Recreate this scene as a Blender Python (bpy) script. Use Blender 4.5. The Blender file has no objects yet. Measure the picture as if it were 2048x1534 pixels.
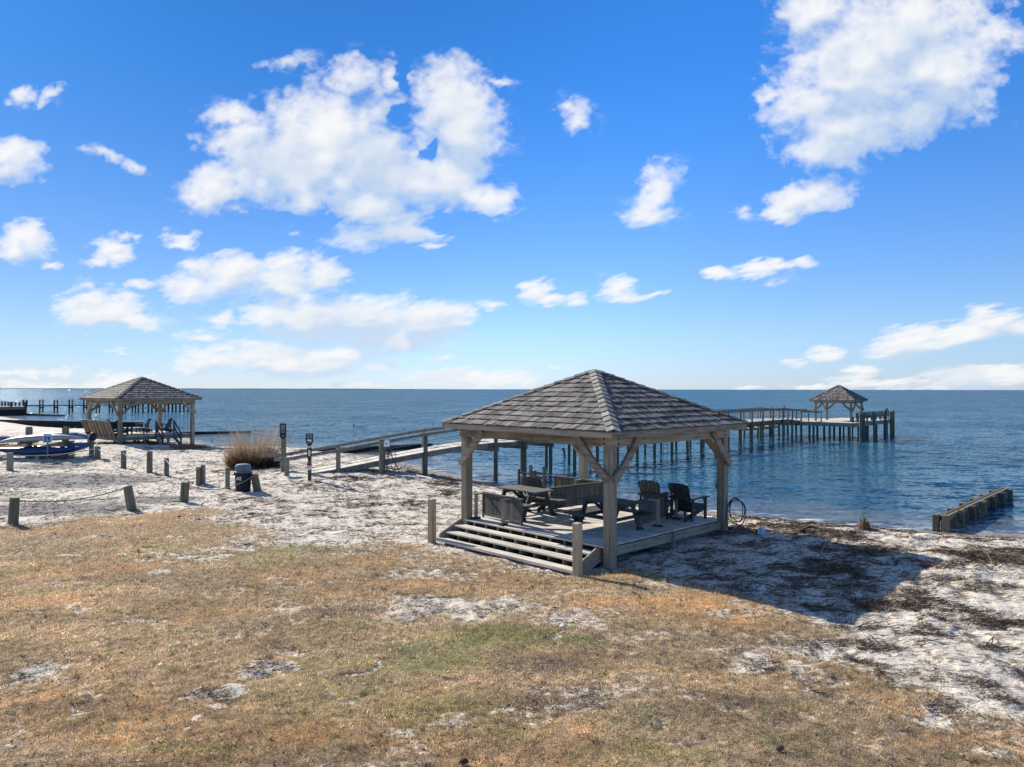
import bpy, math, random
import numpy as np
from mathutils import Vector, Matrix

random.seed(7); np.random.seed(7)
S = bpy.context.scene
R = math.radians
# ---------------------------------------------------------------- camera
F = 1450.0; HZ = 778.5                       # focal length in photo pixels, horizon row
CAMZ = 4.0
cam = bpy.data.cameras.new('camera'); camo = bpy.data.objects.new('camera', cam)
S.collection.objects.link(camo); S.camera = camo
camo.location = (0, 0, CAMZ)
camo.rotation_euler = (R(90.454), -0.0014, 0)
cam.sensor_width = 36; cam.lens = 36*F/2048
CLOUD_LIT = (.635, .635, .64); CLOUD_SHADE = (.40, .475, .575)
cam.clip_end = 60000; cam.clip_start = 0.1
# ---------------------------------------------------------------- light
SUNV = Vector((-1.14, 1.02, 1.0)).normalized()
sun_el = math.asin(SUNV.z); sun_az = math.atan2(SUNV.x, SUNV.y)
sl = bpy.data.lights.new('sun', 'SUN'); so = bpy.data.objects.new('sun', sl)
S.collection.objects.link(so)
sl.energy = 5.0; sl.angle = R(0.5); sl.color = (1.0, 0.925, 0.81)
so.rotation_euler = SUNV.to_track_quat('Z', 'Y').to_euler()
S.view_settings.view_transform = 'Standard'; S.view_settings.look = 'None'
S.view_settings.exposure = 0.60; S.view_settings.gamma = 1.0

# ---------------------------------------------------------------- node helpers
class NT:
    def __init__(s, tree): s.t = tree; s.t.nodes.clear()
    def n(s, typ, **kw):
        nd = s.t.nodes.new(typ)
        ins = kw.pop('ins', None)
        for k, v in kw.items(): setattr(nd, k, v)
        if ins:
            for k, v in ins.items():
                sock = nd.inputs[k]
                if isinstance(v, bpy.types.NodeSocket): s.t.links.new(v, sock)
                else: sock.default_value = v
        return nd
    def link(s, a, b): s.t.links.new(a, b)
    def math(s, op, a, b=None, c=None, clamp=False):
        nd = s.t.nodes.new('ShaderNodeMath'); nd.operation = op; nd.use_clamp = clamp
        for i, v in enumerate((a, b, c)):
            if v is None: continue
            if isinstance(v, bpy.types.NodeSocket): s.link(v, nd.inputs[i])
            else: nd.inputs[i].default_value = v
        return nd.outputs[0]
    def vmath(s, op, a, b=None, out=0):
        nd = s.t.nodes.new('ShaderNodeVectorMath'); nd.operation = op
        for i, v in enumerate((a, b)):
            if v is None: continue
            if isinstance(v, bpy.types.NodeSocket): s.link(v, nd.inputs[i])
            else: nd.inputs[i].default_value = v
        return nd.outputs[out]
    def mix(s, fac, a, b, mode='MIX'):
        nd = s.t.nodes.new('ShaderNodeMix'); nd.data_type = 'RGBA'; nd.blend_type = mode
        for sock, v in ((nd.inputs[0], fac), (nd.inputs[6], a), (nd.inputs[7], b)):
            if isinstance(v, bpy.types.NodeSocket): s.link(v, sock)
            else: sock.default_value = v if isinstance(v, (int, float)) else (*v[:3], 1)
        return nd.outputs[2]
    def smooth(s, v, lo, hi):
        nd = s.t.nodes.new('ShaderNodeMapRange'); nd.interpolation_type = 'SMOOTHSTEP'
        s.link(v, nd.inputs[0]); nd.inputs[1].default_value = lo; nd.inputs[2].default_value = hi
        return nd.outputs[0]
    def noise(s, vec, scale, detail=2.0, rough=0.5, out=0, dist=0.0):
        nd = s.t.nodes.new('ShaderNodeTexNoise')
        if vec is not None: s.link(vec, nd.inputs['Vector'])
        nd.inputs['Scale'].default_value = scale; nd.inputs['Detail'].default_value = detail
        nd.inputs['Roughness'].default_value = rough; nd.inputs['Distortion'].default_value = dist
        return nd.outputs[out]
    def attr(s, name, out='Fac'):
        return s.n('ShaderNodeAttribute', attribute_name=name).outputs[out]

# ---------------------------------------------------------------- sky with clouds (world)
# ellipses on the sky: photo column, row, half width, half height, tilt, weight
CL = [
 (640,290,165,120,-8,1.0),(560,330,130,85,0,1.0),(730,320,130,90,0,1.0),(900,200,95,95,10,1.0),(925,260,90,110,0,.95),
 (905,350,85,70,0,.95),(800,345,130,75,5,.95),(430,365,75,40,-20,.9),(400,400,40,28,0,.7),(960,395,90,38,14,.8),
 (700,150,75,38,8,.62),(775,150,30,42,0,.55),(745,215,40,45,0,.55),(590,122,48,18,-8,.5),(1000,405,36,28,0,.6),
 (460,235,55,24,0,.55),(470,280,70,40,0,.75),(620,400,70,38,0,.8),(740,410,90,50,0,.85),
 (735,435,60,32,0,.6),(810,458,88,38,-4,1.0),(720,475,66,26,0,.7),(865,495,24,14,0,.5),(470,405,22,11,0,.45),
 (1145,235,34,44,-35,.62),(1120,205,18,24,0,.45),(1010,155,20,12,0,.4),
 (1315,385,55,34,-48,.72),(1310,430,56,30,0,.75),(1610,388,75,40,-28,.95),(1570,425,44,26,0,.8),(1670,385,46,24,0,.5),(1500,425,24,12,0,.35),
 (1800,60,210,120,-12,1.0),(1720,130,170,110,-15,1.0),(1880,110,120,100,0,.95),(1640,200,110,55,-12,.95),(1700,255,120,60,-14,.95),
 (1660,290,80,40,0,.85),(1820,210,120,70,-20,.7),(1920,190,90,60,0,.5),(1550,182,50,18,-10,.6),(1990,60,90,50,20,.55),(1690,320,40,20,0,.5),(1630,20,80,50,0,.9),
 (30,310,70,45,10,.85),(20,345,60,26,0,.7),(35,187,34,18,0,.6),(90,190,22,12,0,.4),(195,312,46,14,20,.5),(265,338,26,10,0,.4),
 (50,480,58,38,0,.95),(20,500,44,34,0,.9),(105,527,22,13,0,.65),(215,490,40,32,0,.9),(185,515,36,18,0,.7),(235,510,32,24,0,.85),
 (368,488,34,18,15,.75),(585,448,26,18,0,.55),(275,483,18,8,0,.4),
 (180,590,44,26,0,.7),(200,620,95,38,6,1.0),(265,645,72,22,6,.8),(280,580,34,12,0,.45),(150,612,50,24,0,.7),
 (385,580,70,30,0,.8),(470,550,75,40,0,.95),(560,565,95,42,0,.95),(640,545,50,42,0,.85),(520,595,60,12,0,.5),(575,525,60,26,0,.75),(400,545,50,20,0,.6),
 (620,640,150,52,4,1.0),(740,640,150,52,4,1.0),(850,645,100,44,2,1.0),(800,680,130,30,-4,.8),(915,635,45,32,0,.8),(540,630,80,30,-12,.7),(437,638,38,18,0,.6),
 (560,720,200,34,2,1.0),(430,720,90,28,-6,.9),(680,715,90,26,-4,.8),(400,675,44,10,0,.5),(760,735,50,12,0,.45),
 (940,757,150,18,0,.8),(700,768,60,9,0,.7),(60,743,110,9,2,.6),(240,765,90,16,-6,.7),(60,770,100,10,0,.5),(600,757,50,7,0,.3),
 (1075,580,34,20,0,.95),(1095,595,44,14,0,.8),(1160,590,26,16,0,.55),(1240,570,34,22,0,.9),(1255,590,54,18,0,.85),(1310,588,26,10,0,.4),(985,605,26,10,0,.4),
 (1430,542,34,18,0,.9),(1510,532,52,20,0,.9),(1560,525,38,18,0,.8),(1610,522,26,13,0,.6),(1500,550,70,14,0,.6),
 (1820,680,90,30,-12,.95),(1930,665,100,30,-14,.95),(1990,640,70,26,0,.95),(1780,700,60,15,0,.7),(1960,620,40,16,0,.7),(2040,650,60,22,0,.8),
 (1650,710,42,18,-8,.75),(1590,728,34,9,0,.5),(1722,745,36,18,0,.85),(1700,760,60,9,0,.6),(1760,765,90,13,0,.75),(1620,772,60,8,0,.7),
 (1950,755,110,26,-3,1.0),(2010,745,90,20,0,.9),(1880,770,50,12,0,.7),(1500,775,36,6,0,.5),(1115,737,24,6,0,.4),(235,703,26,7,0,.4),(890,715,28,7,0,.4),
]
w = bpy.data.worlds.new('World'); S.world = w; w.use_nodes = True
W = NT(w.node_tree)
tc = W.n('ShaderNodeTexCoord').outputs['Generated']
sep = W.n('ShaderNodeSeparateXYZ'); W.link(tc, sep.inputs[0])
skyn = W.n('ShaderNodeTexSky', sky_type='NISHITA', sun_disc=False, sun_elevation=sun_el, sun_rotation=sun_az,
           altitude=0.0, air_density=1.0, dust_density=0.1, ozone_density=2.2)
# the photograph's air is a clearer blue than the model's: cool it, most near the top of view
elev = W.smooth(sep.outputs[2], 0.0, 0.45)
tint = W.mix(elev, (0.64, 0.82, 1.16), (0.24, 0.82, 1.52))
tint = W.mix(W.smooth(sep.outputs[2], .48, .8), tint, (1.55, 1.36, 1.20))  # zenith, out of view: brightened and warmed to lift the shadows
tint = W.mix(W.smooth(sep.outputs[2], 0.0, .09), W.mix(1.0, tint, (.86, .93, 1.12), 'MULTIPLY'), tint)
dt = W.n('ShaderNodeVectorMath', operation='DOT_PRODUCT'); W.link(tc, dt.inputs[0]); dt.inputs[1].default_value = SUNV
glow = W.math('MULTIPLY_ADD', W.smooth(dt.outputs[1], .50, .95), -.42, 1.0)
skyc = W.mix(1.0, skyn.outputs[0], tint, 'MULTIPLY')
skyc = W.vmath('MULTIPLY', skyc, W.mix(1.0, (1.06, 1.0, .98), glow, 'MULTIPLY'))
bg = W.n('ShaderNodeBackground'); W.link(skyc, bg.inputs[0]); bg.inputs[1].default_value = 0.090
wo = W.n('ShaderNodeOutputWorld'); W.link(bg.outputs[0], wo.inputs[0])
try:
    w.cycles.sampling_method = 'MANUAL'; w.cycles.sample_map_resolution = 512
except Exception: pass

# ---------------------------------------------------------------- mesh helpers
class MB:
    def __init__(s): s.v = []; s.f = []; s.t = []
    def add(s, vs, fs, t=None):
        o = len(s.v); s.v += [tuple(x) for x in vs]; s.f += [tuple(i+o for i in f) for f in fs]
        if t is None: t = random.random()
        s.t += [t]*len(fs); return s
    BF = [(0,3,2,1),(4,5,6,7),(0,1,5,4),(1,2,6,5),(2,3,7,6),(3,0,4,7)]
    def box(s, c, d, rz=0, t=None, M=None):
        hx, hy, hz = d[0]/2, d[1]/2, d[2]/2
        vs = [Vector(p) for p in ((-hx,-hy,-hz),(hx,-hy,-hz),(hx,hy,-hz),(-hx,hy,-hz),(-hx,-hy,hz),(hx,-hy,hz),(hx,hy,hz),(-hx,hy,hz))]
        if M is None: M = Matrix.Rotation(rz, 3, 'Z')
        return s.add([M @ p + Vector(c) for p in vs], MB.BF, t)
    def bb(s, x0, x1, y0, y1, z0, z1, t=None):
        return s.box(((x0+x1)/2, (y0+y1)/2, (z0+z1)/2), (abs(x1-x0), abs(y1-y0), abs(z1-z0)), t=t)
    def beam(s, p0, p1, wd, h, up=(0, 0, 1), t=None):
        p0 = Vector(p0); p1 = Vector(p1); d = (p1-p0); L = d.length; d.normalize()
        up = Vector(up)
        sd = d.cross(up)
        if sd.length < 1e-4: sd = d.cross(Vector((1, 0, 0)))
        sd.normalize(); u2 = sd.cross(d)
        vs = []
        for p in (p0, p1):
            for a, b in ((-1,-1),(1,-1),(1,1),(-1,1)):
                vs.append(p + sd*(a*wd/2) + u2*(b*h/2))
        return s.add(vs, [(0,1,2,3),(7,6,5,4),(0,4,5,1),(1,5,6,2),(2,6,7,3),(3,7,4,0)], t)
    def tube(s, pts, r, n=8, t=None, cap=True, squash=1):
        pts = [Vector(p) for p in pts]; rs = r if isinstance(r, (list, tuple)) else [r]*len(pts)
        vs = []; fs = []
        for i, p in enumerate(pts):
            d = (pts[min(i+1, len(pts)-1)] - pts[max(i-1, 0)]).normalized()
            a = d.cross(Vector((0, 0, 1)))
            if a.length < 1e-3: a = d.cross(Vector((1, 0, 0)))
            a.normalize(); b = a.cross(d)
            for k in range(n):
                an = 2*math.pi*k/n
                vs.append(p + (a*math.cos(an) + b*math.sin(an)*squash)*rs[i])
        for i in range(len(pts)-1):
            for k in range(n):
                k2 = (k+1) % n
                fs.append((i*n+k, i*n+k2, (i+1)*n+k2, (i+1)*n+k))
        if cap:
            fs.append(tuple(reversed(range(n)))); fs.append(tuple((len(pts)-1)*n+k for k in range(n)))
        return s.add(vs, fs, t)
    def prism(s, poly, a, b, t=None):
        """poly: list of 3-D points, extruded by vector b-a"""
        off = Vector(b)-Vector(a); n = len(poly); vs = [Vector(p) for p in poly]; vs += [p+off for p in vs]
        fs = [tuple(reversed(range(n))), tuple(range(n, 2*n))] + [(i, (i+1) % n, (i+1) % n+n, i+n) for i in range(n)]
        return s.add(vs, fs, t)
    def build(s, name, mat, parent=None, smooth=False, bevel=0):
        me = bpy.data.meshes.new(name); me.from_pydata(s.v, [], s.f); me.update()
        at = me.attributes.new('tint', 'FLOAT', 'FACE'); at.data.foreach_set('value', s.t)
        me.materials.append(mat)
        if smooth: me.polygons.foreach_set('use_smooth', [True]*len(me.polygons))
        o = bpy.data.objects.new(name, me); S.collection.objects.link(o)
        import bmesh
        bm = bmesh.new(); bm.from_mesh(me); bmesh.ops.recalc_face_normals(bm, faces=bm.faces); bm.to_mesh(me); bm.free()
        if bevel:
            m = o.modifiers.new('bevel', 'BEVEL'); m.width = bevel; m.segments = 1; m.limit_method = 'ANGLE'
        if parent is not None: o.parent = parent
        return o
def tag(o, label=None, cat=None, group=None, kind=None):
    for k, v_ in (('label', label), ('category', cat), ('group', group), ('kind', kind)):
        if v_: o[k] = v_
    return o
def empty(name, loc, rz=0, label=None, cat=None, group=None):
    o = bpy.data.objects.new(name, None); S.collection.objects.link(o)
    o.location = loc; o.rotation_euler = (0, 0, rz); o.empty_display_size = 0.2
    return tag(o, label, cat, group)
def kids(o): return [c for c in S.collection.objects if c.parent == o]
def copy_tree(o, parent=None):
    c = o.copy(); S.collection.objects.link(c)
    if parent is not None: c.parent = parent
    for ch in kids(o): copy_tree(ch, c)
    return c
def at(px, py, z):
    D = (CAMZ-z)*F/(py-HZ); return Vector(((px-1024)/F*D, D, z))
def ray(px, Y, z=0): return Vector(((px-1024)/F*Y, Y, z))

# ---------------------------------------------------------------- numpy noise
_rs = np.random.RandomState(3); _perm = _rs.rand(256, 256)
def vnoise(x, y):
    xi = np.floor(x).astype(np.int64); yi = np.floor(y).astype(np.int64)
    fx = x-xi; fy = y-yi; fx = fx*fx*(3-2*fx); fy = fy*fy*(3-2*fy)
    a = _perm[xi & 255, yi & 255]; b = _perm[(xi+1) & 255, yi & 255]
    c = _perm[xi & 255, (yi+1) & 255]; d = _perm[(xi+1) & 255, (yi+1) & 255]
    return (a*(1-fx)+b*fx)*(1-fy)+(c*(1-fx)+d*fx)*fy
def fbm(x, y, o=4, g=0.5):
    r = 0; a = 1; tot = 0
    for i in range(o):
        r = r + a*vnoise(x*2**i+17.3*i, y*2**i+9.1*i); tot += a; a *= g
    return r/tot
def sstep(v, lo, hi):
    t_ = np.clip((v-lo)/(hi-lo), 0, 1); return t_*t_*(3-2*t_)
def seg_dist(x, y, poly):
    best = np.full(np.shape(x), 1e9)
    for (ax, ay), (bx, by) in zip(poly[:-1], poly[1:]):
        dx, dy = bx-ax, by-ay; L = dx*dx+dy*dy
        t_ = np.clip(((x-ax)*dx+(y-ay)*dy)/L, 0, 1)
        best = np.minimum(best, np.hypot(x-ax-t_*dx, y-ay-t_*dy))
    return best
def inside(x, y, poly):
    r = np.zeros(np.shape(x), bool); n = len(poly)
    for i in range(n):
        x0, y0 = poly[i]; x1, y1 = poly[(i+1) % n]
        if y0 == y1: continue
        c = ((y0 > y) != (y1 > y)) & (x < (x1-x0)*(y-y0)/(y1-y0)+x0)
        r ^= c
    return r


# ---------------------------------------------------------------- cloud dome, far out over the sea
def clouds():
    U = np.linspace(-.84, .84, 1260); V_ = np.concatenate([np.linspace(-.001, .12, 130)[:-1], np.linspace(.12, .62, 380)])
    VV, UU = np.meshgrid(V_, U, indexing='ij')
    X = UU*F+1024; Y = HZ-VV*F                       # same units as the list of ellipses
    persp = .62+.38*np.clip(VV/.25, 0, 1)             # clouds shrink and flatten toward the horizon
    def fb(x, y, o, g=.55): return fbm(x, y, o, g)
    def field2(X, Y):
        wx_ = (fb(X/110/persp, Y/80/persp, 4)-.5)*60*persp; wy_ = (fb(X/110/persp+31, Y/80/persp+7, 4)-.5)*46*persp
        wx2 = (fb(X/26/persp+3, Y/22/persp, 4, .6)-.5)*26*persp; wy2 = (fb(X/26/persp+13, Y/22/persp+5, 4, .6)-.5)*22*persp
        Xw = X+wx_+wx2; Yw = Y+wy_+wy2
        acc = np.full(X.shape, -3.0)
        for (px, py, rx, ry, tilt, wt) in CL:
            a = R(tilt); ca_, sa_ = math.cos(a), math.sin(a)
            m_ = (np.abs(X-px) < rx*2.2+60) & (np.abs(Y-py) < max(ry, rx*abs(sa_))*2.2+60)
            xx = Xw[m_]-px; yy = Yw[m_]-py
            e = np.hypot((xx*ca_+yy*sa_)/(rx*1.12), (-xx*sa_+yy*ca_)/(ry*1.12))
            f = wt*(1-e); A = acc[m_]
            h = np.clip(.5+.5*(f-A)/.18, 0, 1); acc[m_] = A*(1-h)+f*h+.18*h*(1-h)*.5
        for (px, py, rx, ry) in ((856,292,9,12),(790,222,13,16),(800,140,10,26),(560,440,80,16),(910,440,50,14)):
            m_ = (np.abs(X-px) < rx*2+60) & (np.abs(Y-py) < ry*2+60)
            e = np.hypot((Xw[m_]-px)/rx, (Yw[m_]-py)/ry); acc[m_] -= .55*np.clip(1.7-e, 0, 1.3)
        return acc
    base = field2(X, Y)
    bil = 1-np.abs(fb(X/62/persp, Y/46/persp, 6, .55)*2-1)*1.6     # billowy ridges
    det = fb(X/34/persp+50, Y/26/persp, 7, .60)
    hi_ = .45+.25*np.clip(VV/.2, 0, 1)
    dn = base + (bil-.55)*.22 + (det-.5)*hi_
    e_ = np.maximum(0, dn-.02); d = 1-np.exp(-(e_*3.0)**1.35)
    # thin veils torn off the edges
    wis = np.maximum(0, base+.16+(fb(X/48+9, Y/20+3, 6, .62)-.5)*1.1)*sstep(fb(X/90, Y/50+7, 3), .45, .65)
    d = np.maximum(d, .55*(1-np.exp(-(wis*1.7)**2)))
    def shift(a, sy, sx):
        o = np.zeros_like(a)
        if sx >= 0: o[:a.shape[0]-sy, sx:] = a[sy:, :a.shape[1]-sx]
        else: o[:a.shape[0]-sy, :sx] = a[sy:, -sx:]
        return o
    def blur(a, k, n=2):
        for _ in range(n):
            c = np.cumsum(np.pad(a, ((k+1, k), (0, 0)), 'edge'), 0); a = (c[2*k+1:]-c[:-2*k-1])/(2*k+1)
            c = np.cumsum(np.pad(a, ((0, 0), (k+1, k)), 'edge'), 1); a = (c[:, 2*k+1:]-c[:, :-2*k-1])/(2*k+1)
        return a
    # light comes from the upper left: how much cloud lies between a point and the sun
    vol = np.clip(base*1.0+(bil-.6)*.42+(det-.5)*.42, 0, 1)
    soft = blur(vol, 5)
    near = sum(shift(vol, k_, k_) for k_ in (2, 4, 6, 9))/4
    far_ = sum(shift(soft, int(k_*1.2), k_) for k_ in (12, 20, 30, 42))/4
    rim = np.clip((near-vol)*1.6+.10, -.25, .6)            # small billows: lit toward the sun, grey behind
    dark = (1-np.exp(-far_*2.4))*sstep(soft, .05, .5)
    flat = blur(sstep(shift(soft, 26, 0)-soft, .0, .35), 3)*sstep(soft, .02, .2)   # greyer undersides
    mott = fb(X/170+4, Y/75, 4, .5)
    sh_ = dark*(.10+1.2*sstep(mott, .34, .66))*.85 + rim*.50 + flat*.95
    sh_ = blur(np.clip(sh_-.03, 0, 1), 1, 2)
    Rr = 26000.0
    nrm = np.sqrt(UU**2+1+VV**2)
    P3 = np.stack([UU/nrm*Rr, Rr/nrm, VV/nrm*Rr+CAMZ], -1).reshape(-1, 3)
    ii = np.arange(X.size).reshape(X.shape)
    q = np.stack([ii[:-1, :-1], ii[:-1, 1:], ii[1:, 1:], ii[1:, :-1]], -1).reshape(-1, 4)
    df = d.ravel(); q = q[(df[q] > .002).any(1)]
    used = np.zeros(X.size, bool); used[q.ravel()] = True; remap = np.cumsum(used)-1
    return P3[used], remap[q], df[used], sh_.ravel()[used], VV.ravel()[used]
def np_mesh(name, verts, faces, k):
    me = bpy.data.meshes.new(name)
    me.vertices.add(len(verts)); me.vertices.foreach_set('co', verts.astype(np.float32).ravel())
    me.loops.add(faces.size); me.loops.foreach_set('vertex_index', faces.astype(np.int32).ravel())
    me.polygons.add(len(faces)); me.polygons.foreach_set('loop_start', np.arange(0, faces.size, k, dtype=np.int32))
    me.polygons.foreach_set('loop_total', np.full(len(faces), k, np.int32))
    me.update(calc_edges=True); return me
cv, cf, cd, cs_, cvv = clouds()
skm = np_mesh('sky', cv, cf, 4)
for nm, arr in (('cloud_cover', cd), ('cloud_shade', cs_)):
    a = skm.attributes.new(nm, 'FLOAT', 'POINT'); a.data.foreach_set('value', arr.astype(np.float32))
skyo = bpy.data.objects.new('sky', skm); S.collection.objects.link(skyo); tag(skyo, kind='structure')
cm = bpy.data.materials.new('clouds'); cm.use_nodes = True; n = NT(cm.node_tree)
shd = n.attr('cloud_shade'); den_ = n.attr('cloud_cover')
ccol = n.mix(shd, CLOUD_LIT, CLOUD_SHADE)
em = n.n('ShaderNodeEmission'); n.link(ccol, em.inputs[0]); em.inputs[1].default_value = 1.0
tr = n.n('ShaderNodeBsdfTransparent'); mx = n.n('ShaderNodeMixShader'); n.link(den_, mx.inputs[0]); n.link(tr.outputs[0], mx.inputs[1]); n.link(em.outputs[0], mx.inputs[2])
n.link(mx.outputs[0], n.n('ShaderNodeOutputMaterial').inputs[0]); skm.materials.append(cm)
try: cm.cycles.emission_sampling = 'NONE'
except Exception: pass

WZ = -0.5
SHORE = [(60,6),(40,14),(24,20.5),(15.9,22.6),(13.3,23),(11.2,24),(9.9,25),(8.5,26),(5.5,28.2),(2,31.5),(-.57,34.2),(-2.3,37),
         (-5,41.5),(-7,45.3),(-10,49.6),(-11.8,51.4),(-14,54),(-17,56),(-20.5,54.5),(-23,56),(-26,60),(-31,68),(-37,74.5),(-45,78),
         (-52,82),(-57,88),(-63,95),(-72,106),(-82,116),(-92,126),(-120,160),(-170,210)]
LAND = SHORE + [(-400,210),(-400,-80),(60,-80)]
def shore_s(x, y):
    d = seg_dist(x, y, SHORE); ins = inside(x, y, LAND)
    return np.where(ins, d, -d) + (fbm(x*.35, y*.35, 3)-.5)*0.9
def gauss(x, y, cx, cy, s): return np.exp(-((x-cx)**2+(y-cy)**2)/(2*s*s))
def H0(x, y, s=None):
    x = np.asarray(x, float); y = np.asarray(y, float)
    if s is None: s = shore_s(x, y)
    base = 0.22*gauss(x, y, 8, 18.3, 3.4) + .22*gauss(x, y, -8, 33.0, 3.0) + .42*gauss(x, y, -25.5, 45.5, 3.6) + .10*gauss(x, y, -27, 42, 4)
    base = base + .07*(fbm(x*.18+5, y*.18, 3)-.5)*2
    up = -0.5 + (base+0.5)*sstep(s, -0.4, 5.0)
    dn = -0.5 + np.maximum(s, -18)*0.10
    return np.where(s > 0, up, dn + (up+.5)*0)
def hz(x, y): return float(H0(np.array([x]), np.array([y]))[0])
def ground_at(px, py):
    z = 0.0
    for _ in range(12):
        p = at(px, py, z); z = 0.5*z+0.5*hz(p.x, p.y)
    p = at(px, py, z); p.z = hz(p.x, p.y); return p
def wp(pts, z=0.0):
    return [tuple(at(a, b, z)[:2]) for a, b in pts]
# ---------------------------------------------------------------- materials
def new_mat(name):
    m = bpy.data.materials.new(name); m.use_nodes = True; n = NT(m.node_tree)
    out = n.n('ShaderNodeOutputMaterial'); bs = n.n('ShaderNodeBsdfPrincipled'); n.link(bs.outputs[0], out.inputs[0])
    return m, n, bs
def wood(name, dark, light, grain='z', rough=.85, moss=None, spec=.3, tintw=.7, mossz=None):
    m, n, bs = new_mat(name)
    co = n.n('ShaderNodeTexCoord').outputs['Object']
    sc = {'x': (.9, 15, 15), 'y': (15, .9, 15), 'z': (15, 15, .9)}[grain]
    v = n.vmath('MULTIPLY', co, sc)
    tint = n.attr('tint')
    off = n.n('ShaderNodeCombineXYZ'); 
    for i in range(3): n.link(n.math('MULTIPLY', tint, 37.0), off.inputs[i])
    v = n.vmath('ADD', v, off.outputs[0])
    gr = n.noise(v, 1.0, 5.0, 0.65)
    big = n.noise(co, 2.3, 3.0, 0.6)
    f = n.math('ADD', n.math('MULTIPLY', n.math('SUBTRACT', gr, .5), 2.3), n.math('MULTIPLY', n.math('SUBTRACT', big, .5), .8))
    f = n.math('ADD', f, n.math('MULTIPLY_ADD', tint, tintw, .5-tintw/2), clamp=True)
    col = n.mix(f, dark, light)
    crack = n.smooth(gr, .30, .38)
    col = n.mix(n.math('MULTIPLY_ADD', crack, -.45, .45), col, tuple(c*.35 for c in dark))
    if moss:
        ms = n.smooth(n.math('ADD', n.noise(co, 3.0, 4.0, .6), 0.0), .40, .62)
        if mossz is not None:
            sp = n.n('ShaderNodeSeparateXYZ'); n.link(co, sp.inputs[0])
            ms = n.math('MULTIPLY', ms, n.smooth(sp.outputs[2], mossz[1], mossz[0]))
        col = n.mix(n.math('MULTIPLY', ms, .75), col, moss)
    n.link(col, bs.inputs['Base Color']); bs.inputs['Roughness'].default_value = rough
    bs.inputs['Specular IOR Level'].default_value = spec
    b = n.n('ShaderNodeBump'); b.inputs['Strength'].default_value = .35; b.inputs['Distance'].default_value = .01
    n.link(gr, b.inputs['Height']); n.link(b.outputs[0], bs.inputs['Normal'])
    return m
def plain(name, col, rough=.5, spec=.5, metal=0, var=.25, sc=9, bump=.0):
    m, n, bs = new_mat(name)
    co = n.n('ShaderNodeTexCoord').outputs['Object']
    ns = n.noise(co, sc, 4.0, .6)
    c = n.mix(n.math('MULTIPLY', n.smooth(ns, .3, .75), 1.0), tuple(x*(1-var) for x in col), tuple(min(1, x*(1+var)) for x in col))
    n.link(c, bs.inputs['Base Color']); bs.inputs['Roughness'].default_value = rough
    bs.inputs['Metallic'].default_value = metal; bs.inputs['Specular IOR Level'].default_value = spec
    if bump:
        b = n.n('ShaderNodeBump'); b.inputs['Strength'].default_value = bump; b.inputs['Distance'].default_value = .02
        n.link(ns, b.inputs['Height']); n.link(b.outputs[0], bs.inputs['Normal'])
    return m
GR_D, GR_L = (.155, .125, .09), (.42, .355, .265)
M = {}
for ax in 'xyz':
    M['wood_'+ax] = wood('weathered_wood_'+ax, GR_D, GR_L, ax)
    M['dark_'+ax] = wood('dark_stained_wood_'+ax, (.018, .024, .026), (.055, .068, .07), ax, rough=.6, tintw=.4)
    M['deck_'+ax] = wood('sunbleached_deck_'+ax, (.38, .345, .285), (.74, .69, .60), ax, tintw=.45)
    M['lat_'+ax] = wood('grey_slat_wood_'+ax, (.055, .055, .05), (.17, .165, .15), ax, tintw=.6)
M['post'] = wood('post_wood', (.175, .15, .105), (.42, .37, .28), 'z', moss=(.20, .195, .12), mossz=(2.2, .6))
M['newpost'] = wood('treated_post_wood', (.27, .20, .12), (.52, .40, .25), 'z')
M['pile'] = wood('pier_pile_wood', (.06, .07, .055), (.18, .19, .145), 'z', moss=(.10, .112, .07))
M['pierpost'] = wood('pier_post_wood', (.10, .10, .085), (.27, .26, .22), 'z')
M['bollard'] = wood('bollard_wood', (.085, .08, .055), (.25, .235, .17), 'z', moss=(.14, .14, .055))
M['bollard_grey'] = wood('grey_bollard_wood', (.10, .09, .07), (.28, .25, .20), 'z')
M['bollard_brown'] = wood('brown_bollard_wood', (.10, .065, .045), (.26, .18, .13), 'z')
M['benchbrown'] = wood('brown_slat_wood', (.10, .068, .05), (.24, .17, .13), 'z')
M['shingle'] = wood('cedar_shingle', (.055, .050, .045), (.235, .22, .20), 'y', tintw=1.0)
M['hip'] = wood('pale_hip_shingle', (.12, .11, .095), (.34, .32, .28), 'z')
M['black'] = plain('black_plastic', (.009, .014, .016), .6, .25)
M['lid'] = plain('grey_plastic_lid', (.10, .14, .17), .45, .5)
M['white'] = plain('white_paint', (.78, .78, .78), .5, .4, var=.06)
M['palerope'] = plain('pale_rope', (.55, .50, .42), .95, .1, sc=60, bump=.6)
M['rope'] = plain('weathered_rope', (.30, .27, .22), .95, .1, sc=60, bump=.6)
M['metal'] = plain('galvanised_metal', (.30, .31, .32), .4, .5, .8)
M['cable'] = plain('rail_cable', (.24, .23, .21), .6, .3, .2)
M['hose'] = plain('black_hose', (.012, .016, .014), .35, .6)
M['navy'] = plain('navy_sign_face', (.012, .018, .045), .4, .4)
M['signblack'] = plain('dark_sign_face', (.014, .014, .016), .4, .4)
M['blue'] = plain('blue_sign_ink', (.01, .04, .22), .4, .4, var=.05)
M['red'] = plain('red_sign_ink', (.42, .035, .02), .4, .4, var=.1)
M['palesign'] = plain('pale_blue_sign', (.42, .55, .60), .4, .4, var=.06)
M['kwhite'] = plain('white_kayak_hull', (.30, .305, .31), .3, .5, var=.1)
M['kgrey'] = plain('grey_blue_kayak_hull', (.16, .21, .30), .3, .5, var=.15)
M['kblue'] = plain('blue_kayak_hull', (.010, .04, .13), .4, .4, var=.2)
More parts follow.
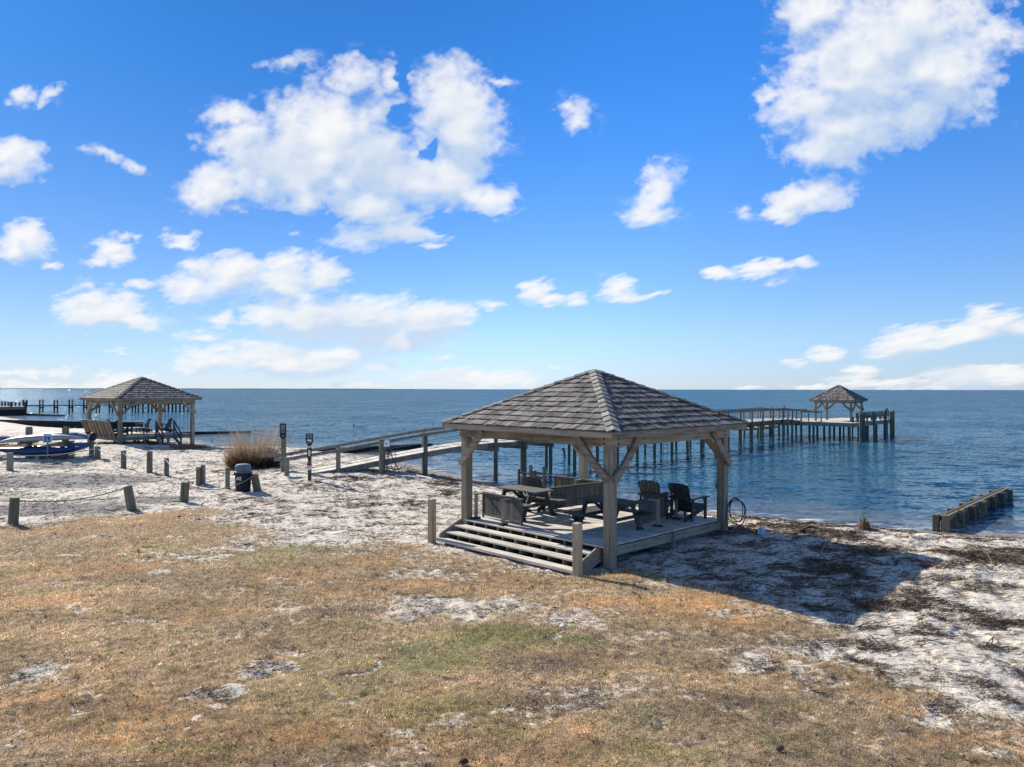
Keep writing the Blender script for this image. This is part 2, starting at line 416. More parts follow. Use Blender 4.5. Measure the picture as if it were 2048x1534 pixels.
M['kcyan'] = plain('light_blue_kayak_hull', (.03, .16, .33), .3, .5, var=.2)
M['kpurple'] = plain('purple_kayak_hull', (.14, .12, .24), .3, .5, var=.2)
M['rust'] = plain('rusty_orange_deck', (.42, .22, .11), .8, .2)
M['stump'] = wood('stump_wood', (.05, .03, .018), (.17, .105, .06), 'z')
M['driftwood'] = wood('driftwood', (.05, .035, .022), (.22, .17, .12), 'x', tintw=1.2)
M['groin'] = wood('bulkhead_wood', (.07, .06, .04), (.215, .185, .125), 'x')
M['groindark'] = wood('wet_bulkhead_wood', (.012, .011, .010), (.045, .038, .03), 'x')

# ---------------------------------------------------------------- ground sheet
GRASS = wp([(-400,1085),(0,1052),(120,1038),(263,1022),(400,1014),(455,1040),(520,1066),(600,1088),(700,1096),(790,1080),(880,1088),(1140,1150),
    (1240,1137),(1330,1152),(1450,1184),(1560,1222),(1680,1268),(1560,1292),(1690,1335),(1850,1372),(1950,1410),(2048,1440),(2600,1600),(3800,3200),(-2600,3200),(-900,1160)])
def ell(lst):
    out = []
    for cx, cy, rx, ry, k in lst:
        p = at(cx, cy, 0); out.append((p.x, p.y, rx/F*p.y, p.y*p.y/(F*4)*ry, k))
    return out
def field(x, y, es, wob=.35):
    r = np.zeros(np.shape(x))
    for cx, cy, rx, ry, k in es:
        d = np.hypot((x-cx)/rx, (y-cy)/ry)
        r = np.maximum(r, k*np.clip(1.45-d*.95, 0, 1))
    return r
E_SAND = ell([(900,1212,120,26,1.15),(1030,1205,70,14,1.0),(850,1232,90,12,.8),(1150,1238,80,12,.8),(1190,1250,40,8,.8),(1510,1330,60,24,1.1),(1570,1345,70,18,.9),(1650,1372,60,12,.85),(1740,1300,130,26,1.1),
    (1880,1412,90,18,1.0),(1760,1340,80,14,.9),(520,1342,42,22,1.1),(570,1295,60,14,.85),(430,1392,55,14,1.0),(390,1455,36,10,.9),(450,1402,50,6,.6),(80,1348,75,22,.9),(190,1418,70,10,.8),(150,1395,30,6,.8),(710,1345,34,10,1.2),
    (340,1112,50,6,1.1),(270,1108,30,5,1.0),(130,1113,60,5,1.1),(450,1100,60,9,1.1),(420,1118,26,5,1.0),(340,1140,26,6,.8),(500,1075,80,12,.7),(855,1140,50,7,.9),(790,1148,40,6,.7),(1370,1465,60,7,.6),
    (140,1217,30,5,.9),(190,1200,20,4,.7),(600,1230,60,5,.7),(470,1182,50,5,.6),(560,1163,80,6,.6),(1240,1355,30,8,.8),(1620,1450,60,10,.7),(1800,1480,80,12,.7),(1150,1290,40,6,.6),(1960,1465,60,14,.7),(15,1475,50,10,.7),
    (1270,1290,60,10,.5),(760,1275,50,10,.5),(1330,1175,60,6,.8),(1450,1215,70,7,.8),(1240,1225,40,6,.6),(1420,1300,60,9,.6)])
E_GREEN = ell([(1000,1275,140,26,1.1),(960,1258,60,10,1),(850,1325,150,22,.9),(1165,1282,50,12,1.1),(1130,1250,30,6,.8),(900,1420,150,40,.75),(780,1350,60,12,.7),(1030,1460,60,20,.7),(1250,1500,120,20,.6),(420,1108,120,12,.7),(330,1095,50,8,.8),(600,1100,90,12,.9),(540,1125,120,9,.7),
    (700,1250,80,12,.7),(60,1140,60,10,.7),(200,1170,30,7,.6),(1560,1480,80,25,.6),(1380,1510,60,12,.8),(700,1380,130,50,.6),(350,1500,150,14,.7),(1600,1420,80,15,.5),(80,1180,50,6,.6),(860,1295,110,14,.8),(640,1325,60,20,.6),(1290,1440,100,30,.5),(30,1282,30,6,.7),(380,1270,60,10,.5),(1650,1510,60,10,.5),(580,1390,60,16,.6)])
E_ORNG = ell([(1370,1210,150,24,1.1),(1480,1250,100,14,.8),(1180,1205,60,12,1),(760,1120,90,10,1),(820,1090,40,7,1),(820,1160,110,12,.8),(560,1150,160,18,.7),(150,1060,200,10,.7),(200,1140,160,18,.8),(120,1200,140,18,.7),(400,1230,160,20,.6),(60,1400,60,18,1),(300,1440,150,20,.7),(600,1470,120,30,.9),(800,1490,90,14,.8),(1640,1310,60,12,.7),(1620,1425,50,8,.7),(1850,1480,120,18,.7),(1250,1150,60,5,.9),(330,1030,120,6,.8)])
E_BROWN = ell([(1080,1330,110,22,.9),(1130,1400,150,30,.9),(1300,1420,120,26,.7),(800,1300,80,10,.8),(740,1222,40,7,1),(640,1225,80,6,.7),(600,1207,30,5,1.0),(1700,1250,60,14,.8),(1740,1290,60,14,.9),(1500,1400,120,16,.8),(1700,1420,100,22,.6),(560,1285,40,10,.9),(420,1385,60,8,.9),(180,1410,50,8,.8),(150,1312,40,6,.9),(80,1345,60,12,.8),(1900,1440,100,16,.8),(1450,1285,80,10,.7),(1880,1370,150,12,.6),(1000,1500,150,18,.5)])
E_GRAV = ell([(110,962,190,16,1.1),(260,960,90,12,.8),(110,1018,200,14,1.05),(230,1000,160,10,.6),(330,1000,90,9,.9),(100,935,90,7,.9),(430,985,50,6,.6),(30,990,80,10,.6)])
E_WRACK = ell([(1420,1072,100,12,1.0),(1560,1068,130,12,1.15),(1660,1082,110,12,1.2),(1720,1110,110,14,1.2),(1660,1145,110,18,1.2),(1690,1180,90,14,1.15),(1560,1185,130,14,.7),(1960,1122,130,14,1.25),(2030,1110,80,10,1.1),(1860,1138,70,12,.9),(1880,1165,90,14,.95),(1960,1185,90,16,.85),
    (1790,1215,110,12,1.1),(1840,1190,70,8,.9),(1990,1245,70,18,1.1),(1900,1235,80,12,.7),(1280,1105,70,12,1.0),(1700,1060,150,5,.7),(1980,1080,90,6,.9),(1500,1100,60,8,.7),(1640,1215,90,10,.8),(1400,1110,60,8,.7),(1500,1045,100,4,.8),
    (885,965,34,10,1.1),(890,985,28,8,1.0),(830,1005,60,12,.7),(860,945,60,4,1.1),(800,938,40,3,1.1),(700,965,60,4,1.0),(760,962,80,4,.7),(690,980,100,5,.8),(730,1012,90,7,.8),(600,975,60,5,.5),(770,1050,60,8,.6),(640,1030,80,8,.5),(480,1000,80,5,.5),(700,948,60,3,.9),
    (330,908,90,4,.7),(250,925,60,5,.6),(60,918,60,4,.8),(130,925,60,5,.8),(420,925,60,4,.7),(470,905,60,3,.9),(430,945,60,4,.5),(360,945,50,4,.5),(30,868,40,3,.7),(100,868,40,2,.6),(210,905,30,4,.6),(410,902,50,2,.9),(1830,1260,260,90,.50),(1560,1150,260,60,.6),(1700,1330,200,50,.45),(700,1000,200,50,.45)])
E_DUNE = ell([(320,892,70,6,1.1),(270,890,50,5,1.0),(380,902,30,4,.6),(50,896,90,5,1.0),(110,896,60,4,.9),(560,1005,60,5,.8),(500,1000,50,4,.7),(440,1015,50,5,.6),(530,990,70,6,.5),(190,893,40,4,.7)])

def zones(x, y):
    d = seg_dist(x, y, GRASS+[GRASS[0]]); ins = inside(x, y, GRASS)
    sd = np.where(ins, d, -d)
    sandv = 1-sstep(sd + (fbm(x*.8, y*.8, 4)-.5)*2.4, -1.0, 1.3)
    sandv = np.maximum(sandv, np.clip(field(x+(fbm(x*2.2, y*2.2, 3)-.5)*1.1, y+(fbm(x*2.2+9, y*2.2, 3)-.5)*1.5, E_SAND)*.80, 0, .95)); sandv = np.maximum(sandv, .50*sstep(fbm(x*.9+3, y*1.6, 5, .6), .52, .72))
    return sandv
rows = np.concatenate([np.array([-40., -15, -4, 1, 3, 4.5]), 6.0*np.exp(np.linspace(0, math.log(230/6.0), 780))])
cols = np.concatenate([[-7, -5, -3.5, -2.4, -1.8, -1.4], np.linspace(-1.15, 1.15, 750), [1.4, 1.8, 2.4, 3.5, 5, 7]])
YY, AA = np.meshgrid(rows, cols, indexing='ij'); XX = AA*np.maximum(YY, 8.0)*np.where(YY > 40, 1.0, 1.0)
xf, yf = XX.ravel(), YY.ravel()
sf = shore_s(xf, yf); zf = H0(xf, yf, sf)
sand = zones(xf, yf)
dim = (fbm(xf*2.6, yf*2.6, 3, .6)-.5); lump = (fbm(xf*.9+40, yf*.9, 3)-.5)
above = sstep(sf, .2, 2.0)
zf = zf + above*(sand*(dim*.12+lump*.10) + (1-sand)*(dim*.05+lump*.06) - sand*sstep(fbm(xf*3.3+70, yf*3.3, 2), .56, .68)*.035)
nr, nc = YY.shape
idx = np.arange(nr*nc).reshape(nr, nc)
quads = np.stack([idx[:-1, :-1], idx[:-1, 1:], idx[1:, 1:], idx[1:, :-1]], -1).reshape(-1, 4)
# drop the sheet far out under the sea
keep = (sf[quads] > -14).any(1); quads = quads[keep]
me = np_mesh('ground', np.stack([xf, yf, zf], -1), quads, 4)
me.polygons.foreach_set('use_smooth', np.ones(len(quads), bool))
for nm, arr in (('sand', sand), ('green', field(xf, yf, E_GREEN)), ('orange', field(xf, yf, E_ORNG)), ('brown', field(xf, yf, E_BROWN)),
                ('gravel', field(xf, yf, E_GRAV)), ('wrack', field(xf, yf, E_WRACK)), ('dune', field(xf, yf, E_DUNE))):
    a = me.attributes.new(nm, 'FLOAT', 'POINT'); a.data.foreach_set('value', arr.astype(np.float32))
ground = bpy.data.objects.new('ground', me); S.collection.objects.link(ground); tag(ground, kind='structure')
m, n, bs = new_mat('sand_and_dormant_grass'); me.materials.append(m)
co = n.n('ShaderNodeNewGeometry').outputs['Position']
nA = n.noise(co, 1.3, 6.0, .62); nB = n.noise(co, 7.0, 8.0, .68); nC = n.noise(co, 38.0, 5.0, .7); nD = n.noise(co, 110.0, 3.0, .7)
def thr(a, amt, lo, hi, nz=None):
    nz = nB if nz is None else nz
    s_ = n.math('ADD', n.attr(a), n.math('MULTIPLY', n.math('SUBTRACT', nz, .5), amt))
    return n.smooth(s_, lo, hi)
# dormant grass mat
gcol = n.mix(n.smooth(nB, .36, .66), (.22, .16, .10), (.66, .47, .26))
gcol = n.mix(n.math('MULTIPLY', thr('orange', 1.2, .35, .9), .6), gcol, (.62, .37, .165))
gcol = n.mix(n.math('MULTIPLY', thr('brown', 1.2, .4, .95), .85), gcol, (.20, .16, .13))
gcol = n.mix(n.math('MULTIPLY', thr('green', 1.8, .45, 1.0, nC), .55), gcol, (.22, .25, .08))
gcol = n.mix(n.smooth(nD, .40, .62), n.mix(.5, gcol, (.05, .04, .028)), gcol)
# sand
scol = n.mix(n.smooth(nA, .3, .7), (.69, .62, .52), (.82, .76, .66))
scol = n.mix(n.smooth(nC, .30, .44), (.34, .30, .25), scol)
scol = n.mix(n.math('MULTIPLY', n.smooth(nB, .50, .40), .22), scol, (.36, .32, .27))
bits = n.math('MULTIPLY', n.smooth(nD, .56, .64), n.smooth(nB, .40, .54))
scol = n.mix(bits, scol, (.09, .07, .05))
str_ = n.n('ShaderNodeMapping'); n.link(co, str_.inputs[0]); str_.inputs['Scale'].default_value = (.55, 1.25, 1); str_.inputs['Rotation'].default_value = (0, 0, .25)
nE = n.noise(str_.outputs[0], 8.5, 4.0, .6, dist=.6)
spk = n.smooth(n.math('ADD', nE, n.math('MULTIPLY', n.math('ADD', n.attr('wrack'), n.math('SUBTRACT', nA, .5)), .10)), .56, .625)
scol = n.mix(n.math('MULTIPLY', spk, .85), scol, n.mix(nC, (.15, .11, .075), (.30, .235, .17)))
gravc = n.mix(n.smooth(nC, .42, .62), (.12, .115, .11), (.33, .32, .31))
scol = n.mix(n.math('MULTIPLY', thr('gravel', 1.6, .45, .75), .85), scol, gravc)
wr = n.mix(n.smooth(nC, .4, .65), (.11, .08, .055), (.29, .225, .16))
scol = n.mix(n.math('MULTIPLY', thr('wrack', 2.6, .85, 1.25), .6), scol, wr)
scol = n.mix(n.math('MULTIPLY', thr('dune', 1.6, .5, .9, nC), .8), scol, n.mix(nC, (.13, .085, .045), (.34, .24, .14)))
sm_ = n.math('ADD', n.attr('sand'), n.math('MULTIPLY', n.math('SUBTRACT', nB, .5), 1.9))
sm_ = n.math('ADD', sm_, n.math('MULTIPLY', n.math('SUBTRACT', nC, .5), 1.5))
smask = n.smooth(sm_, .38, .68)
col = n.mix(smask, gcol, scol)
sp = n.n('ShaderNodeSeparateXYZ'); n.link(co, sp.inputs[0])
wet = n.smooth(n.math('ADD', sp.outputs[2], n.math('MULTIPLY', n.math('SUBTRACT', nA, .5), .08)), -.20, -.42)
col = n.mix(n.math('MULTIPLY', wet, .72), col, (.14, .115, .09))
n.link(col, bs.inputs['Base Color'])
n.link(n.math('MULTIPLY_ADD', wet, -.45, .95), bs.inputs['Roughness']); bs.inputs['Specular IOR Level'].default_value = .25
b = n.n('ShaderNodeBump'); b.inputs['Strength'].default_value = .8; b.inputs['Distance'].default_value = .07
hgt = n.math('ADD', n.math('MULTIPLY', nB, .75), n.math('MULTIPLY', nC, .45)); n.link(hgt, b.inputs['Height'])
n.link(b.outputs[0], bs.inputs['Normal'])

# ---------------------------------------------------------------- water sheet
wx = np.concatenate([[-30000, -8000, -2500, -800, -300], np.arange(-140, 90, 1.0), [150, 300, 800, 2500, 8000, 30000]])
wy = np.concatenate([[-300.0, -80, -20, 0, 8], np.arange(14, 140, .8), [170, 230, 400, 900, 2500, 8000, 20000, 40000]])
GX, GY = np.meshgrid(wx, wy, indexing='ij'); gx, gy = GX.ravel(), GY.ravel()
ii = np.arange(gx.size).reshape(GX.shape)
q = np.stack([ii[:-1, :-1], ii[1:, :-1], ii[1:, 1:], ii[:-1, 1:]], -1).reshape(-1, 4)
wme = np_mesh('water', np.stack([gx, gy, np.full(gx.size, WZ)], -1), q, 4)
sh = shore_s(gx, gy)
a = wme.attributes.new('shallow', 'FLOAT', 'POINT'); a.data.foreach_set('value', (1-sstep(-sh, 0.0, 9.0)).astype(np.float32))
water = bpy.data.objects.new('water', wme); S.collection.objects.link(water); tag(water, kind='structure')
m, n, bs = new_mat('sound_water'); wme.materials.append(m)
co = n.n('ShaderNodeNewGeometry').outputs['Position']
rot = n.n('ShaderNodeMapping'); n.link(co, rot.inputs[0]); rot.inputs['Rotation'].default_value = (0, 0, R(12)); rot.inputs['Scale'].default_value = (.45, 1.0, 1)
c2 = rot.outputs[0]
def slope(sc, amp, det=2.0):
    v_ = n.vmath('SUBTRACT', n.noise(c2, sc, det, .6, out=1), (.5, .5, .5))
    return n.vmath('MULTIPLY', v_, (amp*.75, amp*1.25, 0))
shal = n.attr('shallow')
calm = n.noise(co, .05, 3.0, .6); calm = n.math('MULTIPLY_ADD', n.smooth(calm, .35, .65), .5, .75)
sl_ = n.vmath('ADD', n.vmath('ADD', slope(.42, .55), slope(1.5, 1.5, 3.0)), slope(7.5, 1.8, 3.0))
k = n.vmath('SCALE', sl_); n.link(n.math('MULTIPLY', calm, n.math('MULTIPLY_ADD', shal, -.45, 1.0)), k.node.inputs['Scale'])
nv = n.vmath('NORMALIZE', n.vmath('ADD', k, (0, 0, 1)))
n.link(nv, bs.inputs['Normal'])
wc = n.mix(n.smooth(n.noise(co, .12, 4.0, .6), .35, .7), (.008, .064, .118), (.014, .092, .160))
rip = n.noise(c2, 1.1, 6.0, .72)
wc = n.mix(n.smooth(rip, .38, .62), n.mix(.45, wc, (.004, .02, .04)), wc)
wc = n.mix(n.math('MULTIPLY', n.smooth(shal, .30, 1.0), .7), wc, n.mix(n.smooth(rip, .4, .6), (.085, .085, .10), (.15, .155, .16)))
foam = n.math('MULTIPLY', n.smooth(shal, .965, .998), n.smooth(n.noise(c2, 2.2, 5.0, .7), .50, .60))
wc = n.mix(n.math('MULTIPLY', foam, .85), wc, (.70, .72, .72))
n.link(wc, bs.inputs['Base Color']); n.link(n.math('MULTIPLY_ADD', foam, .6, .10), bs.inputs['Roughness'])
bs.inputs['Specular IOR Level'].default_value = 0.0
fr = n.n('ShaderNodeFresnel'); fr.inputs[0].default_value = 1.33; n.link(nv, fr.inputs['Normal'])
gl = n.n('ShaderNodeBsdfGlossy'); n.link(nv, gl.inputs['Normal']); gl.inputs['Roughness'].default_value = .12
gl.inputs[0].default_value = (.80, .93, 1.0, 1)
mxw = n.n('ShaderNodeMixShader'); n.link(n.math('MULTIPLY', fr.outputs[0], n.math('MULTIPLY_ADD', foam, -.4, .66)), mxw.inputs[0])
n.link(bs.outputs[0], mxw.inputs[1]); n.link(gl.outputs[0], mxw.inputs[2])
wout = [x for x in n.t.nodes if x.type == 'OUTPUT_MATERIAL'][0]; n.link(mxw.outputs[0], wout.inputs[0])

# ---------------------------------------------------------------- far shore strip
mb = MB(); vs = []
N = 160
for i in range(N):
    x = -9000 + i*9500/(N-1)*1.0
    h = 7*max(0, 1-abs((x+5200)/4200)**4) + 3.5*vnoise(np.array([i*.31]), np.array([2.]))[0] if x < 0 else 2.5
    vs += [(x, 11800, -1), (x, 11800, max(.8, h)), (x, 12300, -1)]
fs = []
for i in range(N-1):
    a_ = i*3; fs += [(a_, a_+3, a_+4, a_+1), (a_+1, a_+4, a_+5, a_+2)]
mb.add(vs, fs, .5)
M['farland'] = plain('far_land', (.16, .22, .27), .9, .1)
tag(mb.build('distant_land', M['farland']), kind='structure')

# ---------------------------------------------------------------- grass blades (stuff)
def zat(x, y):
    s_ = shore_s(x, y); z = H0(x, y, s_); sd = zones(x, y); ab = sstep(s_, .2, 2.0)
    dm = (fbm(x*2.6, y*2.6, 3, .6)-.5); lp = (fbm(x*.9+40, y*.9, 3)-.5)
    return z + ab*(sd*(dm*.12+lp*.10) + (1-sd)*(dm*.05+lp*.06) - sd*sstep(fbm(x*3.3+70, y*3.3, 2), .56, .68)*.035), sd, s_
rs = np.random.RandomState(11)
N = 900000
u_ = rs.rand(N)
gy_ = 1/(1/6.8 + u_*(1/27.0-1/6.8)); gx_ = (rs.rand(N)*2-1)*gy_*.86
inb = inside(gx_, gy_, GRASS) | (rs.rand(N) < .25); gx_, gy_ = gx_[inb], gy_[inb]
gz_, gs_, _ = zat(gx_, gy_)
cl = fbm(gx_*5, gy_*5, 4, .65); den = 1-sstep(gs_ + (cl-.5)*2.2, .25, .85)
kp = rs.rand(len(gx_)) < den*.9+.01; gx_, gy_, gz_, cl = gx_[kp], gy_[kp], gz_[kp], cl[kp]
n_ = len(gx_)
N_ = n_
L = (.014+.034*rs.rand(n_)**1.6)*(.35+1.5*cl**1.5)*np.clip(gy_/10, .9, 1.8); wd = .0028*np.clip(gy_/8, 1, 3)*(1+rs.rand(n_))
an = rs.rand(n_)*6.283; lean = .35+.9*rs.rand(n_)
dx, dy = np.cos(an), np.sin(an); b2 = rs.rand(n_)*6.283
px_, py_ = np.cos(b2)*wd, np.sin(b2)*wd
tx, ty, tz = gx_+dx*L*np.sin(lean), gy_+dy*L*np.sin(lean), gz_+L*np.cos(lean)+.004
V = np.empty((n_, 3, 3)); V[:, 0] = np.stack([gx_-px_, gy_-py_, gz_-.004], -1); V[:, 1] = np.stack([gx_+px_, gy_+py_, gz_-.004], -1); V[:, 2] = np.stack([tx, ty, tz], -1)
gme = np_mesh('grass', V.reshape(-1, 3), np.arange(n_*3).reshape(-1, 3), 3)
c_t = np.array([.84, .62, .36]); c_b = np.array([.38, .29, .20]); c_o = np.array([.80, .47, .21]); c_g = np.array([.30, .35, .09]); c_p = np.array([.90, .80, .62])
r1 = rs.rand(n_, 1)
colr = c_t*r1 + c_b*(1-r1)
fo = np.clip(field(gx_, gy_, E_ORNG)*.9, 0, 1); fb = np.clip(field(gx_, gy_, E_BROWN)*.9, 0, 1); fg = np.clip(field(gx_, gy_, E_GREEN)*.70+.05*(fbm(gx_*.8, gy_*.8, 3) > .5), 0, 1)
big = fbm(gx_*.5+9, gy_*.5, 3)
fo = np.maximum(fo, sstep(big, .5, .7)*.6)
sel = rs.rand(n_); colr[sel < fo*.6] = c_o
sel = rs.rand(n_); colr[sel < fb*.6] = c_b*.72
sel = rs.rand(n_); colr[sel < .10] = c_p
sel = rs.rand(n_); colr[sel < fg*.75] = c_g
colr *= (.6+.7*rs.rand(n_, 1))*(.45+1.1*fbm(gx_*9, gy_*9, 3, .7))[:, None]*(.70+.6*sstep(fbm(gx_*.7+3, gy_*1.1, 4, .6), .3, .7))[:, None]
colr *= np.where((fbm(gx_*.45+60, gy_*.8, 3) > .54)[:, None], np.array([[.86, .90, 1.0]]), 1.0)
ca = gme.color_attributes.new('blade', 'FLOAT_COLOR', 'POINT')
cc = np.ones((n_, 3, 4)); cc[:, :, :3] = colr[:, None, :]; ca.data.foreach_set('color', cc.astype(np.float32).ravel())
grass = bpy.data.objects.new('grass', gme); S.collection.objects.link(grass)
tag(grass, 'short dormant tan and green grass covering the foreground lawn', 'grass', kind='stuff')
def leafmat(name):
    m, n, bs = new_mat(name)
    c = n.n('ShaderNodeAttribute', attribute_name='blade').outputs['Color']
    n.link(c, bs.inputs['Base Color']); bs.inputs['Roughness'].default_value = .8; bs.inputs['Specular IOR Level'].default_value = .2
    tr = n.n('ShaderNodeBsdfTranslucent'); n.link(c, tr.inputs[0])
    mx = n.n('ShaderNodeMixShader'); mx.inputs[0].default_value = .4
    n.link(bs.outputs[0], mx.inputs[1]); n.link(tr.outputs[0], mx.inputs[2])
    out = [x for x in n.t.nodes if x.type == 'OUTPUT_MATERIAL'][0]; n.link(mx.outputs[0], out.inputs[0])
    return m
M['blade'] = leafmat('dry_blades'); gme.materials.append(M['blade'])

# coarser tufts standing out of the turf (stuff)
N = 5200; BL = 14
u_ = rs.rand(N); ty_ = 1/(1/7.0 + u_*(1/26.0-1/7.0)); tx_ = (rs.rand(N)*2-1)*ty_*.82
tz_, ts_, _ = zat(tx_, ty_); kk_ = inside(tx_, ty_, GRASS) & (ts_ < .75) & (rs.rand(N) < sstep(fbm(tx_*.6+31, ty_*.8, 4, .6), .36, .62)); tx_, ty_, tz_ = tx_[kk_], ty_[kk_], tz_[kk_]
m0 = len(tx_); sz = (.5+rs.rand(m0)**2)*np.clip(ty_/11, .9, 1.6)
rep = lambda a_: np.repeat(a_, BL)
x_ = rep(tx_)+rs.randn(m0*BL)*.018*rep(sz); y_ = rep(ty_)+rs.randn(m0*BL)*.018*rep(sz); z_ = rep(tz_); n_ = m0*BL
L_ = (.035+.055*rs.rand(n_))*rep(sz); an = rs.rand(n_)*6.283; le = .15+.8*rs.rand(n_); b_ = rs.rand(n_)*6.283; w_ = .0035*rep(sz)
V = np.empty((n_, 3, 3)); V[:, 0] = np.stack([x_-np.cos(b_)*w_, y_-np.sin(b_)*w_, z_-.005], -1); V[:, 1] = np.stack([x_+np.cos(b_)*w_, y_+np.sin(b_)*w_, z_-.005], -1)
V[:, 2] = np.stack([x_+np.cos(an)*L_*np.sin(le), y_+np.sin(an)*L_*np.sin(le), z_+L_*np.cos(le)], -1)
tme = np_mesh('grass_tufts', V.reshape(-1, 3), np.arange(n_*3).reshape(-1, 3), 3)
pc = np.array([[.62, .47, .28], [.34, .25, .17], [.24, .27, .09], [.70, .58, .40], [.22, .15, .10]])[rep(rs.choice(5, m0, p=[.3, .25, .2, .1, .15]))]*(.65+.6*rs.rand(n_, 1))
cb_ = tme.color_attributes.new('blade', 'FLOAT_COLOR', 'POINT'); cc = np.ones((n_, 3, 4)); cc[:, :, :3] = pc[:, None, :]; cb_.data.foreach_set('color', cc.astype(np.float32).ravel())
tme.materials.append(M['blade']); to_ = bpy.data.objects.new('grass_tufts', tme); S.collection.objects.link(to_)
tag(to_, 'coarser dry tufts standing out of the short lawn', 'grass', kind='stuff')
# fallen leaves and stem bits lying on the lawn (stuff)
N = 9000
u_ = rs.rand(N); ly_ = 1/(1/7.0 + u_*(1/24.0-1/7.0)); lx_ = (rs.rand(N)*2-1)*ly_*.8
kk_ = inside(lx_, ly_, GRASS) & (rs.rand(N) < sstep(fbm(lx_*.9+7, ly_*1.2, 4, .6), .35, .65)); lx_, ly_ = lx_[kk_], ly_[kk_]
lz_, _, _ = zat(lx_, ly_); n_ = len(lx_); a_ = rs.rand(n_)*6.283; s_ = (.008+.022*rs.rand(n_)**2)*np.clip(ly_/10, 1, 1.6); ar = .25+.5*rs.rand(n_)
ca_, sa_ = np.cos(a_), np.sin(a_); V = np.empty((n_, 4, 3)); tl = (rs.rand(n_, 4)*.022+.012)
for q_, (p1, p2) in enumerate(((-1, 0), (0, -1), (1, 0), (0, 1))):
    V[:, q_] = np.stack([lx_+(p1*ca_-p2*ar*sa_)*s_, ly_+(p1*sa_+p2*ar*ca_)*s_, lz_+tl[:, q_]], -1)
lme = np_mesh('lawn_litter', V.reshape(-1, 3), np.arange(n_*4).reshape(-1, 4), 4)
pc = np.array([[.10, .06, .035], [.22, .14, .08], [.05, .035, .025], [.62, .56, .46], [.30, .17, .08]])[rs.choice(5, n_, p=[.3, .25, .22, .08, .15])]*(.7+.6*rs.rand(n_, 1))
cb_ = lme.color_attributes.new('blade', 'FLOAT_COLOR', 'POINT'); cc = np.ones((n_, 4, 4)); cc[:, :, :3] = pc[:, None, :]; cb_.data.foreach_set('color', cc.astype(np.float32).ravel())
lme.materials.append(M['blade']); lo_ = bpy.data.objects.new('lawn_litter', lme); S.collection.objects.link(lo_)
tag(lo_, 'small fallen leaves and stem bits scattered over the lawn', 'leaf litter', kind='stuff')

# ---------------------------------------------------------------- reed wrack on the sand (stuff)
def sticks(name, X, Y, L, Wd, cols, lift, align=None, seed=1, steep=.12):
    rs = np.random.RandomState(seed); n_ = len(X)
    Z, _, _ = zat(X, Y)
    an = rs.rand(n_)*math.pi if align is None else align + rs.randn(n_)*.75
    dx, dy = np.cos(an), np.sin(an)
    Z2, _, _ = zat(X+dx*L, Y+dy*L)
    h = lift*rs.rand(n_)
    z0 = Z+.003+h; z1 = Z2+.004+h+np.abs(rs.randn(n_))*steep*L
    nx, ny = -dy*Wd/2, dx*Wd/2
    # three-sided tapering stick
    P0 = np.stack([X+nx, Y+ny, z0], -1); P1 = np.stack([X-nx, Y-ny, z0], -1); P2 = np.stack([X, Y, z0+Wd*.9], -1); P3 = np.stack([X+dx*L, Y+dy*L, z1], -1)
    V = np.stack([P0, P1, P2, P3], 1).reshape(-1, 3); b_ = np.arange(n_)[:, None]*4
    Fc = np.concatenate([b_+np.array([[0, 2, 3]]), b_+np.array([[2, 1, 3]]), b_+np.array([[1, 0, 3]])], 0)
    me = np_mesh(name, V, Fc, 3)
    ca = me.color_attributes.new('blade', 'FLOAT_COLOR', 'POINT')
    c = np.ones((n_, 4, 4)); c[:, :, :3] = cols[:, None, :]; ca.data.foreach_set('color', c.astype(np.float32).ravel())
    me.materials.append(M['blade']); o = bpy.data.objects.new(name, me); S.collection.objects.link(o); return o
N = 1200000
u_ = rs.rand(N); y_ = 1/(1/9.0+u_*(1/62.0-1/9.0)); x_ = (rs.rand(N)*2-1)*y_*.80
wf = field(x_, y_, E_WRACK); cl = fbm(x_*2.2, y_*3.4, 4, .6)
sdv = zones(x_, y_)
dn = sstep(wf + (cl-.5)*2.8, .62, 1.15)*.46 + .20*sstep(cl, .40, .62)
kp = (rs.rand(N) < dn*sstep(sdv, .3, .8)); x_, y_ = x_[kp], y_[kp]
sv = shore_s(x_, y_); kp = sv > .7; x_, y_ = x_[kp], y_[kp]
# nothing under the pavilion floor
cx_, cy_ = 2.23, 19.62; ux, uy = math.cos(R(44.3)), math.sin(R(44.3))
lx = (x_-cx_)*ux+(y_-cy_)*uy; ly = -(x_-cx_)*uy+(y_-cy_)*ux
kp = ~((np.abs(lx+.3) < 2.6) & (np.abs(ly) < 2.4)); x_, y_ = x_[kp], y_[kp]
n_ = len(x_); print('wrack sticks', n_)
pal = np.array([[.21, .145, .095], [.12, .085, .06], [.32, .235, .16], [.50, .41, .31], [.27, .16, .10], [.16, .115, .08]])
cs = pal[rs.choice(6, n_, p=[.28, .24, .18, .06, .14, .10])]*(.7+.6*rs.rand(n_, 1))
Lw = (.03+.12*rs.rand(n_)**2.5*1.6)*np.clip(y_/16, .8, 2.2)
o = sticks('reed_debris', x_, y_, Lw, .006*np.clip(y_/12, .9, 3)*(.6+rs.rand(n_)), cs, .035, align=.15, seed=5)
tag(o, 'dark broken reed debris washed up across the white sand', 'debris', kind='stuff')
N = 90000
u_ = rs.rand(N); y_ = 1/(1/11.0+u_*(1/60.0-1/11.0)); x_ = (rs.rand(N)*2-1)*y_*.80
wf = field(x_, y_, E_WRACK); cl = fbm(x_*1.4, y_*2.4, 4, .6)
kp = (rs.rand(N) < sstep(wf + (cl-.5)*2.2, .8, 1.2)*.55+.004) & (zones(x_, y_) > .5); x_, y_ = x_[kp], y_[kp]
